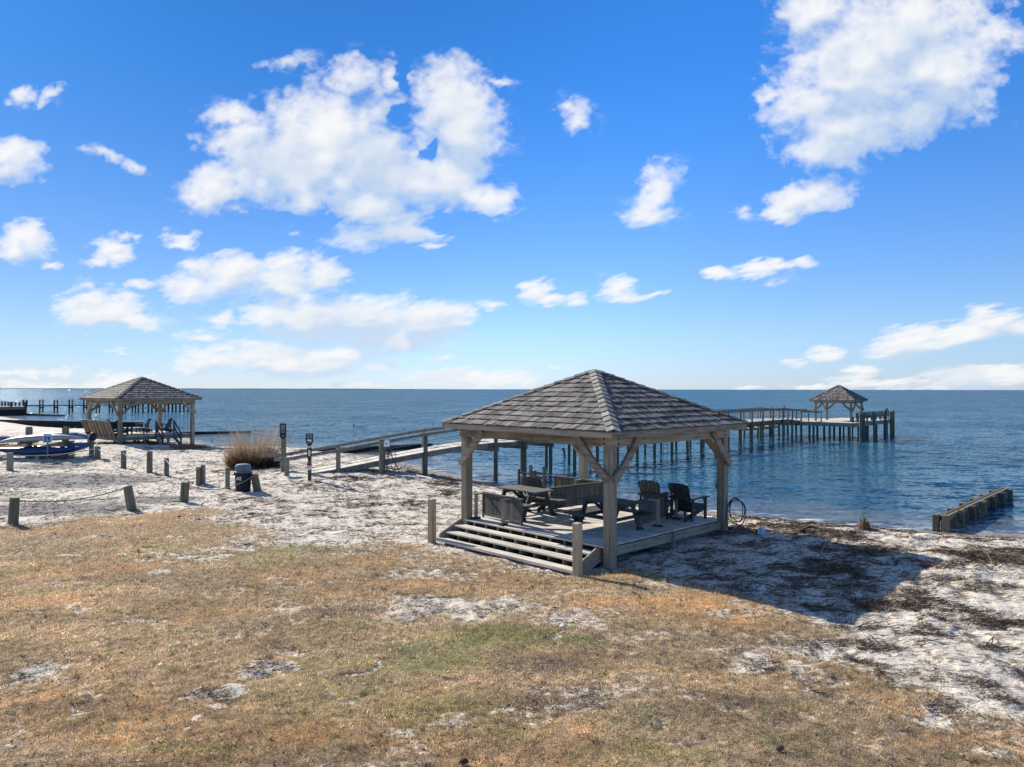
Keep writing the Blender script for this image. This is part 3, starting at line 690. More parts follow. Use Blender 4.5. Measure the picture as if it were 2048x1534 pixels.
lx = (x_-cx_)*ux+(y_-cy_)*uy; ly = -(x_-cx_)*uy+(y_-cy_)*ux
kp = ~((np.abs(lx+.3) < 2.9) & (np.abs(ly) < 2.7)) & (shore_s(x_, y_) > .8); x_, y_ = x_[kp], y_[kp]; n_ = len(x_); print('long sticks', n_)
pal = np.array([[.20, .13, .085], [.13, .09, .06], [.34, .26, .18], [.48, .40, .30], [.24, .12, .07], [.08, .055, .04]])
cs = pal[rs.choice(6, n_, p=[.27, .22, .18, .09, .12, .12])]*(.7+.6*rs.rand(n_, 1))
o = sticks('reed_stalks', x_, y_, (.14+.42*rs.rand(n_)**2)*np.clip(y_/18, .9, 1.6), .011*np.clip(y_/14, .9, 2.2)*(.6+rs.rand(n_)), cs, .07, align=.1, seed=9, steep=.22)
tag(o, 'long brown and pale reed stalks tangled along the drift line', 'debris', kind='stuff')
# ================================================================ builders
def pyramid_shingles(he, z0, zp, courses, parent, name='shingles', lip=.048):
    """four roof planes of individually tinted shingles, one mesh per plane; local axes x,y"""
    slope = math.hypot(he, zp-z0)
    for side in range(4):
        rng = random.Random(side*7+int(he*10)); mb = MB()
        Rm = Matrix.Rotation(side*math.pi/2, 3, 'Z')
        for c in range(courses):
            t0 = c/courses; t1 = (c+1)/courses
            ov = .35/courses
            def edge(t): return he*(1-t)                      # half width and distance out
            def zz(t): return z0+(zp-z0)*t
            x = -edge(t0)
            while x < edge(t0)-.01:
                wd_ = rng.uniform(.07, .20); x1 = min(x+wd_, edge(t0))
                dz = rng.uniform(-.004, .006); jt = rng.uniform(-.010, .010)/slope*1
                a = t0-(.012/slope)+jt
                tb = min(1, t1+ov)
                # clip against hips
                def cl(xx, t): return max(-edge(t), min(edge(t), xx))
                lo = [(cl(x+.004, a), a), (cl(x1-.004, a), a), (cl(x1-.004, tb), tb), (cl(x+.004, tb), tb)]
                if abs(lo[1][0]-lo[0][0]) < .01: x = x1; continue
                top = []; bot = []
                for i, (xx, t) in enumerate(lo):
                    h = (lip+dz*1.8) if i < 2 else .010
                    p = Vector((xx, -edge(t), zz(t))); nrm = Vector((0, -(zp-z0), he)).normalized()
                    top.append(p+nrm*h); bot.append(p+nrm*(h-.02))
                vs = [Rm @ p for p in bot+top]
                fs = [(4,5,6,7),(0,1,5,4),(1,2,6,5),(3,0,4,7)]
                tt = rng.random()
                if rng.random() < .03: tt = 1.35
                mb.add(vs, fs, tt); x = x1
        mb.build(name, M['shingle'], parent)
def hip_caps(he, z0, zp, nn, parent, wd_=.15):
    for k in range(4):
        a = math.pi/4+k*math.pi/2; mb = MB()
        out = Vector((math.cos(a), math.sin(a), 0)); L = he*math.sqrt(2)
        d = Vector((-out.x*L, -out.y*L, zp-z0)); side = Vector((-math.sin(a), math.cos(a), 0))
        fall = .055 if wd_ > .12 else .04
        for i in range(nn):
            t0 = i/nn; t1 = min(1.0, (i+1.35)/nn)
            for sgn in (-1, 1):
                p0 = Vector((out.x*L, out.y*L, z0))+d*t0; p1 = Vector((out.x*L, out.y*L, z0))+d*t1
                u0 = Vector((0, 0, .085)); u1 = Vector((0, 0, .05))
                A, B = p0+u0, p1+u1
                C, D = B+side*sgn*wd_-Vector((0, 0, fall)), A+side*sgn*wd_-Vector((0, 0, fall))
                dn_ = Vector((0, 0, -.02))
                mb.add([A, B, C, D, A+dn_, B+dn_, C+dn_, D+dn_], MB.BF if False else [(0,1,2,3),(7,6,5,4),(0,3,7,4),(1,5,6,2),(2,6,7,3),(0,4,5,1)], random.random()*.9+.1)
        mb.build('hip_cap', M['hip'] if he > 2 and nn > 14 and k == 2 else M['shingle'], parent)
def brace_beam(mb, p0, p1, wd_, h, bow, inward, up, seg=6):
    p0 = Vector(p0); p1 = Vector(p1); pts = []
    for i in range(seg+1):
        t = i/seg; pts.append(p0.lerp(p1, t)+Vector(inward)*(bow*4*t*(1-t)))
    # one continuous curved plank
    vs = []; fs = []
    sdv = Vector(up)
    for i, p in enumerate(pts):
        d = (pts[min(i+1, seg)]-pts[max(i-1, 0)]).normalized(); nr_ = d.cross(sdv).normalized()
        for a, b in ((-1,-1),(1,-1),(1,1),(-1,1)): vs.append(p+sdv*(a*wd_/2)+nr_*(b*h/2))
    for i in range(seg):
        o = i*4
        for j in range(4): fs.append((o+j, o+(j+1) % 4, o+4+(j+1) % 4, o+4+j))
    fs += [(3,2,1,0), tuple(seg*4+k for k in range(4))]
    mb.add(vs, fs)
def pavilion(name, label, cat, c, yaw, hs, he, zbeam, zeave, zp, zdeck, postbot, courses, caps, pw=.225, bow=.03, br=.82, rafters=8, bh=.25, beam_mat='wood', simple=False):
    root = empty(name, c, yaw, label, cat)
    k = 0
    for (sx, sy) in ((-1,-1),(1,-1),(1,1),(-1,1)):
        mb = MB(); zb = postbot(sx, sy)
        mb.bb(sx*hs-pw/2, sx*hs+pw/2, sy*hs-pw/2, sy*hs+pw/2, zb, zbeam-.002)
        mb.build('post', M['post'], root, bevel=.012)
    # doubled perimeter beams: x-running pair, y-running pair
    o_ = pw/2
    for sy in (-1, 1):
        mb = MB(); mb.bb(-hs-o_-.035, hs+o_+.035, sy*hs-o_-.03, sy*hs+o_+.03, zbeam, zbeam+bh); bm_ = mb.build('beam', M['wood_x'], root, bevel=.006)
    for sx in (-1, 1):
        mb = MB(); mb.bb(sx*hs-o_-.03, sx*hs+o_+.03, -hs+o_+.034, hs-o_-.034, zbeam+.003, zbeam+bh-.003); mb.build('beam', M['wood_y'], root, bevel=.006)
    # bolt heads at the beam corners
    if not simple:
        for (sx, sy) in ((-1,-1),(1,-1),(1,1),(-1,1)):
            for dz in (.07, .18):
                mb = MB()
                mb.tube([(sx*(hs-.12), sy*(hs+o_+.03), zbeam+dz), (sx*(hs-.12), sy*(hs+o_+.045), zbeam+dz)], .022, 8); mb.build('bolt', M['black'], root); mb = MB()
                mb.tube([(sx*(hs+o_+.035), sy*(hs-.05), zbeam+dz), (sx*(hs+o_+.05), sy*(hs-.05), zbeam+dz)], .022, 8); mb.build('bolt', M['black'], root)
    # knee braces on the outer faces
    bw = .085 if not simple else .08
    for (sx, sy) in ((-1,-1),(1,-1),(1,1),(-1,1)):
        off = o_+.03+bw/2+.004
        zl, zu = zbeam-br+.10, zbeam+bh-.05
        mb = MB(); brace_beam(mb, (sx*(hs+o_*.55), sy*(hs+off), zl), (sx*(hs-br), sy*(hs+off), zu), bw, .17, bow, (sx*-.7, 0, -.7), (0, 1, 0)); mb.build('brace', M['wood_x'], root)
        mb = MB(); brace_beam(mb, (sx*(hs+off), sy*(hs+o_*.55), zl), (sx*(hs+off), sy*(hs-br), zu), bw, .17, bow, (0, sy*-.7, -.7), (1, 0, 0)); mb.build('brace', M['wood_y'], root)
    # sheathing under the shingles, fascia
    rf = MB(); th = .03
    top = [(-he, -he, zeave), (he, -he, zeave), (he, he, zeave), (-he, he, zeave), (0, 0, zp)]
    hi = he-.01
    bot = [(-hi, -hi, zeave-th), (hi, -hi, zeave-th), (hi, hi, zeave-th), (-hi, hi, zeave-th), (0, 0, zp-.06)]
    vs = [Vector(p) for p in top+bot]
    rf.add(vs, [(0,1,4),(1,2,4),(2,3,4),(3,0,4),(6,5,9),(7,6,9),(8,7,9),(5,8,9),(0,5,6,1),(1,6,7,2),(2,7,8,3),(3,8,5,0)], .4)
    roof = rf.build('roof', M['wood_x'], root)
    pyramid_shingles(he+.02, zeave, zp, courses, roof)
    hip_caps(he+.02, zeave, zp, caps, roof, wd_=.15 if not simple else .11)
    fh = .11
    for sgn in (-1, 1):
        mb = MB(); mb.bb(-he-.02, he+.02, sgn*(he-.035), sgn*he-sgn*.002, zeave-fh-.02, zeave-.012); mb.build('fascia', M['wood_x'], root)
        mb = MB(); mb.bb(sgn*(he-.035), sgn*he-sgn*.002, -he+.038, he-.038, zeave-fh-.02, zeave-.012); mb.build('fascia', M['wood_y'], root)
    if rafters:
        def rz(d): return zeave-.03+(zp-zeave)*(1-d/he)
        for side in range(4):
            Rm = Matrix.Rotation(side*math.pi/2, 3, 'Z')
            for i in range(rafters):
                x = -hs+(i+.5)*2*hs/rafters; inner = abs(x)
                mb = MB(); o2 = he-.06
                poly = [(x-.02, -o2, rz(o2)-.005), (x-.02, -inner, rz(inner)-.005), (x-.02, -inner, rz(inner)-.15), (x-.02, -o2+.05, rz(o2)-.12), (x-.02, -o2, rz(o2)-.07)]
                poly = [Rm @ Vector(p) for p in poly]; off_ = Rm @ Vector((.04, 0, 0))
                mb.prism(poly, (0, 0, 0), off_); mb.build('rafter', M['wood_x'], root)
    return root
def deck_boards(mb, x0, x1, y0, y1, z, th=.035, wd_=.14, gap=.007, axis='y', z2=None):
    if axis == 'y':
        x = x0
        while x < x1-.02:
            xx = min(x+wd_, x1); j = random.uniform(-.006, .006); zt = z+random.uniform(-.002, .002)
            mb.bb(x, xx-gap, y0+j, y1+random.uniform(-.012, .012), zt-th, zt); x += wd_
    else:
        y = y0
        while y < y1-.02:
            yy = min(y+wd_, y1); mb.bb(x0+random.uniform(-.006, .006), x1+random.uniform(-.012, .012), y, yy-gap, z-th, z+random.uniform(-.002, .002)); y += wd_

# ---------------------------------------------------------------- furniture
def adirondack(label, loc, rz, group, mats=('dark_x', 'dark_y', 'dark_z'), s=1.0):
    root = empty('adirondack_chair', loc, rz, label, 'chair', group); root.scale = (s, s, s)
    # faces +x. seat slats
    mb = MB()
    for i in range(6):
        t = i/5; x = .32-.52*t; z = .37-.11*t
        mb.box((x, 0, z), (.085, .54, .022), M=Matrix.Rotation(R(12), 3, 'Y').inverted())
    mb.build('seat', M[mats[1]], root)
    # fan back
    mb = MB(); nb = 6; base = Vector((-.20, 0, .20)); up = Vector((-.40, 0, .92)).normalized()
    def arc(y): return .80+.055*math.sqrt(max(0, 1-(y/.36)**2))*2-.05
    for i in range(nb):
        a0, a1 = (i-nb/2)/nb, (i+1-nb/2)/nb; g_ = .010
        yb0, yb1, yt0, yt1 = a0*.46+g_*.4, a1*.46-g_*.4, a0*.70+g_, a1*.70-g_
        L0, L1 = arc(yt0), arc(yt1)
        pts = [base+Vector((0, yb0, 0)), base+Vector((0, yb1, 0)), base+up*L1*.93+Vector((0, yt1, 0)), base+up*L1+Vector((0, yt1-.02*(1 if i == nb-1 else 0), 0)),
               base+up*max(L0, L1)*1.004+Vector((0, (yt0+yt1)/2, 0)), base+up*L0+Vector((0, yt0+.02*(1 if i == 0 else 0), 0)), base+up*L0*.93+Vector((0, yt0, 0))]
        nrm = Vector((up.z, 0, -up.x))
        mb.prism(pts, (0, 0, 0), nrm*.022)
    mb.build('backrest', M[mats[2]], root)
    mb = MB(); p = base+up*.16; mb.beam(p+Vector((-.03, -.24, 0)), p+Vector((-.03, .24, 0)), .03, .07)
    p = base+up*.42; mb.beam(p+Vector((-.035, -.36, 0)), p+Vector((-.035, .36, 0)), .03, .07); mb.build('back_rail', M[mats[1]], root)
    for sy in (-1, 1):
        y = sy*.33
        mb = MB()
        poly = [(-.42, y-.035, .56), (-.42, y+.035, .56), (.05, y+.05+.012*sy, .58), (.34, y+.07+.02*sy, .59), (.40, y+.045, .59), (.40, y-.045, .59), (.34, y-.07+.02*sy, .59), (.05, y-.05+.012*sy, .58)]
        mb.prism(poly, (0, 0, 0), (0, 0, .025)); mb.build('armrest', M[mats[0]], root)
        mb = MB(); mb.prism([(.24, y, 0), (.33, y, 0), (.345, y, .56), (.36, y, .575), (.20, y, .575), (.24, y, .45)], (0, -.017, 0), (0, .017, 0)); mb.build('leg', M[mats[2]], root)
        mb = MB(); mb.beam((.30, y-sy*.035, .33), (-.62, y-sy*.035, .055), .034, .12); mb.build('stretcher', M[mats[0]], root)
        mb = MB(); mb.beam((-.36, y+sy*.01, 0), (-.30, y+sy*.01, .575), .034, .075, up=(1, 0, 0)); mb.build('leg', M[mats[2]], root)
    return root
def picnic(label, loc, rz, group, top_mat='dark_y'):
    root = empty('picnic_table', loc, rz, label, 'table', group)      # long axis = y
    L = 1.52
    mb = MB()
    for i in range(5): mb.bb(-.365+i*.148, -.365+i*.148+.14, -L/2, L/2, .72, .76)
    for c in (0,): pass
    mb.build('tabletop', M[top_mat], root, bevel=.006)
    for sx in (-1, 1):
        mb = MB()
        for i in range(2): mb.bb(sx*.52+sx*i*.145, sx*.52+sx*i*.145+sx*.137, -L/2-.06, L/2+.06, .41, .45)
        mb.build('bench_seat', M[top_mat], root, bevel=.005)
    for y in (-.5, .5):
        mb = MB(); mb.bb(-.36, .36, y-.045, y-.005, .63, .718); mb.build('table_support', M['dark_x'], root)
        mb = MB(); mb.bb(-.78, .78, y-.045, y-.005, .33, .408); mb.build('seat_support', M['dark_x'], root)
        mb = MB(); mb.beam((0, y*.05, .36), (0, y-.02, .66), .035, .08, up=(1, 0, 0)); mb.build('stretcher', M['dark_y'], root)
        for sx in (-1, 1):
            mb = MB(); mb.beam((sx*.60, y+.017, 0), (sx*.27, y+.017, .70), .04, .13, up=(1, 0, 0)); mb.build('leg', M['dark_z'], root)
            mb = MB(); mb.bb(sx*.60-.10, sx*.60+.10, y-.04, y+.06, -.0, .05); mb.build('foot', M['dark_x'], root)
    return root
def windbreak(label, p0, p1, z, h, stands, lean=0, flip=1):
    p0 = Vector((*p0, 0)); p1 = Vector((*p1, 0)); d = p1-p0; L = d.length; rz_ = math.atan2(d.y, d.x)
    root = empty('windbreak_panel', (p0.x, p0.y, z), rz_, label, 'panel', 'slatted windbreak panels on the pavilion deck')
    mb = MB(); x = .05
    while x < L-.05:
        mb.bb(x, x+.034, -.012, .012, .10, h-.06); x += .043
    mb.build('slats', M['lat_z'], root)
    mb = MB(); mb.bb(-.01, L+.01, -.045, .045, h-.035, h); mb.bb(.0, L, -.022, .022, h-.09, h-.037); mb.build('top_rail', M['lat_x'], root)
    mb = MB(); mb.bb(.0, L, -.022, .022, .06, .115); mb.build('bottom_rail', M['lat_x'], root)
    for x in (0.02, L-.02):
        mb = MB(); mb.bb(x-.02, x+.02, -.026, .026, 0.0, h-.038); mb.build('end_post', M['lat_z'], root)
    for x in stands:
        y = -flip*.30
        mb = MB(); mb.bb(x-.035, x+.035, y-.035, y+.035, .05, h-.05); st = mb.build('stand_post', M['wood_z'], root)
        mb = MB(); mb.bb(x-.075, x+.075, y-.12, y+.10, .0, .048); mb.build('foot', M['dark_x'], st)
        mb = MB(); mb.bb(x-.03, x+.03, min(y-.05, .0), max(y+.05, 0), h-.048, h-.01); mb.build('cap', M['wood_x'], st)
    return root
def bollard(label, px, ptop, pbase, wpx, mat='bollard', lean=(0, 0), group=None, square=False, name='wooden_post', cat='post', rz=.3):
    p = ground_at(px, pbase); sc = p.y/F; h = (pbase-ptop)*sc; r = wpx*sc/2
    mb = MB(); n_ = 12; rng = random.Random(px)
    if square:
        s2 = r*2/1.36; mb.box((0, 0, h/2-.15), (s2, s2, h+.3)); o = mb.build(name, M[mat], bevel=.01)
    else:
        mb.tube([(0, 0, -.35), (0, 0, h*.3), (0, 0, h*.7), (0, 0, h-.02), (0, 0, h)], [r*1.04, r*1.02, r*.99, r*.97, r*.90], n_)
        o = mb.build(name, M[mat])
    o.location = (p.x, p.y, p.z); sh_ = Matrix.Identity(4)
    o.rotation_euler = (0, math.atan2(lean[0], h/sc), rz)
    if lean[0] or lean[1]:
        q = Vector((lean[0]*sc, lean[1], h)).normalized(); o.rotation_euler = Vector((0, 0, 1)).rotation_difference(q).to_euler()
    tag(o, label, cat, group)
    return o, Vector((p.x+lean[0]*sc, p.y+lean[1], p.z+h)), r
def rope(label, a, b, sag, r=.018, group='ropes slung between the low posts', name='rope', seg=14, mat='rope'):
    a = Vector(a); b = Vector(b); pts = []
    for i in range(seg+1):
        t = i/seg; p = a.lerp(b, t); p.z -= sag*4*t*(1-t); pts.append(p)
    mb = MB(); mb.tube([p-a for p in pts], r, 6); o = mb.build(name, M[mat]); o.location = a
    return tag(o, label, 'rope', group)
# ================================================================ the near pavilion
C1 = (2.23, 19.62); YAW = R(44.3); ZD = .50
def L2W(lx, ly, z=0, c=C1, yaw=YAW): return Vector((c[0]+lx*math.cos(yaw)-ly*math.sin(yaw), c[1]+lx*math.sin(yaw)+ly*math.cos(yaw), z))
def pb(sx, sy):
    p = L2W(sx*2.44, sy*2.44); return hz(p.x, p.y)-.25
G1 = pavilion('pavilion', 'large open timber pavilion with a shingled pyramid roof and wide front steps', 'pavilion', (C1[0], C1[1], 0), YAW, 2.44, 2.90, 2.72, 3.075, 4.50, ZD, pb, 12, 15)
mb = MB(); deck_boards(mb, -2.56, 2.50, -2.36, 2.40, ZD); dk = mb.build('deck', M['deck_y'], G1)
mb = MB(); deck_boards(mb, .3, 2.50, 2.41, 4.15, ZD-.004); mb.build('side_deck', M['deck_y'], G1)
for (x0, x1, y0, y1, ax) in ((-2.32, -.02, -2.45, -2.405, 'x'), (.06, 2.32, -2.45, -2.405, 'x'), (-2.32, .25, 2.44, 2.48, 'x'), (2.52, 2.56, -2.3, 2.3, 'y'), (.25, .292, 2.41, 4.2, 'y'), (.3, 2.52, 4.16, 4.2, 'x'), (2.52, 2.56, 2.6, 4.2, 'y')):
    mb = MB(); mb.bb(x0, x1, y0, y1, ZD-.24, ZD-.042 if y0 != -2.45 else ZD-.038); mb.build('rim_board', M['wood_'+ax], G1)
for x, y in ((.02, -2.47), (-.1, 0), (1.2, 1.2), (1.2, -1.2), (-1.2, 1.0), (.4, 4.0), (2.4, 4.0)):
    mb = MB(); p = L2W(x, y); mb.bb(x-.045, x+.045, y-.045, y+.045, hz(p.x, p.y)-.1, ZD-.045); mb.build('deck_pier', M['wood_z'], G1)
for k in range(8):
    x = -2.2+k*.62; mb = MB(); mb.bb(x-.02, x+.02, -2.40, 2.40, ZD-.22, ZD-.04); mb.build('joist', M['wood_y'], G1)
# steps: treads and the short stringers seen between them
sy0, sy1 = -2.17, 2.52
for k, (x, z) in enumerate(((-2.83, .362), (-3.11, .224))):
    mb = MB(); mb.bb(x-.005, x+.135, sy0, sy1, z-.038, z); mb.bb(x+.143, x+.283, sy0, sy1, z-.038, z+.001); mb.build('tread', M['deck_y'], G1)
mb = MB(); mb.bb(-3.16, -2.42, sy0+.02, sy1-.02, -.02, .045); mb.build('step_shade_sheet', M['groindark'], G1)  # dark sheet added under the treads so the gaps read as deep shade
mb = MB(); mb.bb(-2.44, -2.41, sy0+.02, sy1-.02, .05, ZD-.04); mb.build('step_shade_backing', M['groindark'], G1)  # dark backing added behind the step gaps, shade put in as colour
mb = MB(); mb.bb(-3.45, -3.31, sy0-.12, sy1+.02, .03, .092); mb.bb(-3.30, -3.17, sy0-.02, sy1, .028, .088); mb.build('tread', M['deck_y'], G1)
for k in range(11):
    y = sy0+.06+k*(sy1-sy0-.12)/10
    mb = MB(); poly = [(-2.50, y, .0), (-2.50, y, ZD-.04), (-2.545, y, ZD-.04), (-2.545, y, .322), (-2.82, y, .322), (-2.82, y, .184), (-3.10, y, .184), (-3.10, y, .0)]
    mb.prism(poly, (0, -.02, 0), (0, .02, 0)); mb.build('stringer', M['wood_z'], G1)
for y in (sy0-.055, sy1+.03):
    mb = MB(); poly = [(-2.40, y, ZD-.03), (-2.60, y, ZD-.02), (-3.26, y, .20), (-3.30, y, .12), (-3.18, y, .02), (-2.95, y, .0), (-2.40, y, .16)]
    mb.prism(poly, (0, -.02, 0), (0, .02, 0)); mb.build('side_board', M['wood_x'], G1)
# socket box on the right post, hose hung on it
p = L2W(2.44, -2.44)
mb = MB(); mb.bb(2.44-.03, 2.44+.06, -2.44+.11, -2.44+.20, 1.33, 1.50); mb.build('socket_box', M['metal'], G1)
for x, y, lab, pt, pbase, w_ in ((-2.1, 19.1, 'short square new-wood post standing at the left end of the pavilion steps', 992, 1078, 15), (1.41, 15.6, 'short square new-wood post standing at the right end of the pavilion steps', 1038, 1145, 22)):
    mb = MB(); h = 1.13; zg = hz(x, y); mb.bb(-.082, .082, -.082, .082, -.2, h); o = mb.build('square_post', M['newpost'], bevel=.012)
    o.location = (x, y, zg if zg < .06 else .05); o.rotation_euler = (0, 0, YAW+.06); tag(o, lab, 'post', 'square posts at the pavilion steps')
# hose
mb = MB(); hp = L2W(2.44+.05, -2.44-.16, 0)
for j, (rw, rh, ph, zc) in enumerate(((.19, .32, 0, .74), (.24, .36, .35, .72), (.17, .30, -.3, .78))):
    pts = [(math.cos(t)*rw*.9+.20, -math.cos(t)*.10*j-.02*j, zc-.0+math.sin(t)*rh+.03*math.sin(3*t+j)) for t in [i*2*math.pi/28 for i in range(29)]]
    mb.tube(pts, .013, 6, cap=False)
mb.tube([(.18, -.05, .42), (.24, -.1, .36), (.36, -.12, .30), (.62, -.15, .27), (.85, -.3, .27), (1.15, -.35, .28)], .013, 6)
mb.tube([(.10, .05, 1.02), (-.03, .0, .9), (-.08, -.05, .6), (-.06, -.08, .32), (.1, -.2, .27), (.35, -.3, .27)], .012, 6)
hose = mb.build('garden_hose', M['hose'], smooth=True); hose.location = (hp.x, hp.y, 0); tag(hose, 'coiled black hose hanging on the right corner post of the pavilion', 'hose')
mb = MB(); mb.prism([(0, 0, 0), (.22, .03, 0), (.30, .14, 0), (.12, .20, 0), (-.03, .12, 0)], (0, 0, 0), (.03, .02, .10)); mb.prism([(.03, .03, .09), (.2, .05, .11), (.18, .15, .10), (.04, .12, .09)], (0, 0, 0), (0, .02, .06))
o = mb.build('crumpled_bag', M['palesign']); o.location = (hp.x+.75, hp.y-.42, hz(hp.x+.75, hp.y-.42)+.0); o.rotation_euler = (0, 0, .6); tag(o, 'small crumpled pale bag on the sand below the coiled hose', 'bag')

# furniture on the near pavilion
def onto(o, lx, ly, z=ZD+.003, rot=0): o.location = L2W(lx, ly, z); o.rotation_euler = (0, 0, YAW+rot)
t = picnic('dark picnic table at the back left of the large pavilion with a top coloured greyish to look sunlit', (0,0,0), 0, 'picnic tables on the pavilion deck', 'lat_y'); onto(t, -1.02, 1.62)  # paler wood on top and seats stands in for sunlight on them
t2 = picnic('dark picnic table behind the front corner post of the large pavilion', (0,0,0), 0, 'picnic tables on the pavilion deck'); onto(t2, -.98, -1.28)
gA = 'adirondack chairs facing the water'
a1 = adirondack('dark fan-backed chair in the large pavilion nearest its right corner post', (0,0,0), 0, gA); onto(a1, 1.92, -1.74, rot=R(-4))
def cp(src, label, lx, ly, rot=0, z=ZD+.003):
    c = copy_tree(src); c['label'] = label; onto(c, lx, ly, z, rot); return c
cp(a1, 'dark fan-backed chair in the large pavilion just left of the chair by the right post', 1.86, -.74, R(6))
cp(a1, 'dark fan-backed chair right behind the back left picnic table', .14, 2.12, R(10))
# upright high chair behind
hc = empty('high_back_chair', (0,0,0), 0, 'dark upright chair with two rounded uprights and crossbar behind the back left picnic table', 'chair')
for sy in (-1, 1):
    mb = MB(); mb.prism([(-.06, sy*.30-.04, 0), (-.06, sy*.30+.04, 0), (-.06, sy*.30+.04, 1.02), (-.06, sy*.30+.02, 1.07), (-.06, sy*.30-.02, 1.07), (-.06, sy*.30-.04, 1.02)], (0,0,0), (.09, 0, 0)); mb.build('upright', M['lat_z'], hc)
    mb = MB(); mb.bb(-.52, -.46, sy*.36-.025, sy*.36+.025, 0, .97); mb.build('leg', M['dark_z'], hc)
    mb = MB(); mb.bb(-.53, .02, sy*.355-.04, sy*.355+.04, .56, .585); mb.build('armrest', M['dark_x'], hc)
mb = MB(); mb.bb(-.51, -.47, -.36, .36, .83, .88); mb.build('crossbar', M['dark_y'], hc)
mb = MB()
for i in range(4): mb.bb(-.46+i*.11, -.36+i*.11, -.32, .32, .40, .425)
mb.build('seat', M['dark_y'], hc)
mb = MB()
for i in range(3): mb.bb(-.05, -.025, -.25, .25, .52+i*.13, .61+i*.13)
mb.build('backrest', M['dark_y'], hc)
onto(hc, 1.45, 3.50)
def pl(lx, ly): p = L2W(lx, ly); return (p.x, p.y)
windbreak('low slatted panel along the top of the pavilion steps beside the left post', pl(-1.98, 2.30), pl(-2.14, .62), ZD+.003, .69, (.1, 1.28), flip=1)
windbreak('long low slatted panel running across the middle of the pavilion deck', pl(.02, 1.62), pl(2.14, 1.46), ZD+.003, .68, (), flip=1)
windbreak('low slatted panel along the deck back edge in front of the rear post', pl(2.28, 3.55), pl(2.26, 1.50), ZD+.003, .68, (1.2,), flip=1)
windbreak('dark slatted panel between the second picnic table and the water-facing chairs', pl(-.20, -1.62), pl(1.62, -1.24), ZD+.003, .70, (.45, 1.75), flip=1)
# cable reel on the deck
mb = MB(); mb.tube([(-.09, 0, 0), (-.06, 0, 0), (-.06, 0, .001), (.06, 0, .001), (.06, 0, 0), (.09, 0, 0)], [.15, .15, .09, .09, .15, .15], 14)
o = mb.build('cable_reel', M['black']); o.location = L2W(-.6, .05, ZD+.155); o.rotation_euler = (0, 0, YAW); tag(o, 'small black reel lying on the deck between the two picnic tables', 'reel')

# ================================================================ the left pavilion
C2 = (-26.06, 51.0); YAW2 = R(51); ZD2 = .86
def L2(lx, ly, z=0): return L2W(lx, ly, z, C2, YAW2)
def pb2(sx, sy):
    p = L2(sx*2.44, sy*2.44); return hz(p.x, p.y)-.3
G2 = pavilion('pavilion', 'raised shingled pavilion on the beach at far left with a slanted bench wall', 'pavilion', (C2[0], C2[1], 0), YAW2, 2.44, 2.90, 2.98, 3.34, 4.81, ZD2, pb2, 11, 13, bow=.05)
mb = MB(); deck_boards(mb, -2.5, 2.5, -2.4, 2.4, ZD2); mb.build('deck', M['deck_y'], G2)
for (x0, x1, y0, y1, ax) in ((-2.32, 2.32, -2.47, -2.41, 'x'), (-2.32, 2.32, 2.41, 2.47, 'x'), (2.51, 2.55, -2.3, 2.3, 'y'), (-2.55, -2.51, -2.3, 2.3, 'y')):
    mb = MB(); mb.bb(x0, x1, y0, y1, ZD2-.30, ZD2-.04); mb.build('rim_board', M['wood_'+ax], G2)
for x in (-.8, .8):
    for y in (-2.3, -.8, .8, 2.3):
        p = L2(x, y); mb = MB(); mb.bb(x-.07, x+.07, y-.07, y+.07, hz(p.x, p.y)-.2, ZD2-.045); mb.build('deck_pier', M['post'], G2)
# which local sides face us: near corner is (-1,-1)->left-ish; compute corners
# steps on the right-front side (local y = -2.44), bench wall on the left-front side (local x = -2.44)
for i in range(4):
    z = ZD2-.17*(i+1); y = -2.49-.27*i
    mb = MB(); mb.bb(-.1, 1.05, y-.27, y-.01, z-.04, z); mb.build('tread', M['deck_x'], G2)
for x in (-.14, 1.09):
    mb = MB(); mb.prism([(x, -2.48, ZD2-.05), (x, -2.48, ZD2-.32), (x, -3.45, .02), (x, -3.62, .02), (x, -3.62, .18)], (-.02, 0, 0), (.02, 0, 0)); mb.build('stringer', M['wood_y'], G2)
    mb = MB(); mb.bb(x-.045, x+.045, -2.57, -2.48, ZD2-.3, ZD2+.95); mb.build('rail_post', M['lat_z'], G2)
    mb = MB(); mb.bb(x-.045, x+.045, -3.56, -3.47, .0, ZD2+.08); mb.build('rail_post', M['lat_z'], G2)
    for dz in (0, -.42):
        mb = MB(); mb.beam((x, -2.50, ZD2+.94+dz), (x, -3.55, ZD2+.06+dz), .04, .12); mb.build('handrail', M['lat_y'], G2)
bw = empty('bench_wall', (0, 0, 0)); bw.parent = G2
mb = MB(); y = -2.25
while y < 2.25:
    mb.prism([(-2.62, y, ZD2-.12), (-2.62, y+.255, ZD2-.12), (-3.02, y+.255, ZD2+.98), (-3.02, y, ZD2+.98)], (0, 0, 0), (.025, 0, 0)); y += .262
mb.build('back_slats', M['benchbrown'], bw)
mb = MB()
for i in range(9): yy = -2.25+i*.56; mb.beam((-2.64, yy, ZD2-.2), (-3.06, yy, ZD2+.96), .04, .07, up=(0, 1, 0))
mb.build('back_supports', M['wood_z'], bw)
mb = MB(); mb.bb(-3.10, -2.96, -2.3, 2.3, ZD2+.985, ZD2+1.02); mb.build('top_rail', M['wood_y'], bw)
mb = MB(); mb.bb(-2.62, -2.57, -2.35, 2.35, ZD2-.28, ZD2-.10); mb.build('lower_rail', M['wood_y'], bw)
mb = MB(); mb.bb(-2.35, -2.02, -2.3, 2.3, ZD2+.42, ZD2+.46); mb.build('seat', M['wood_y'], bw)
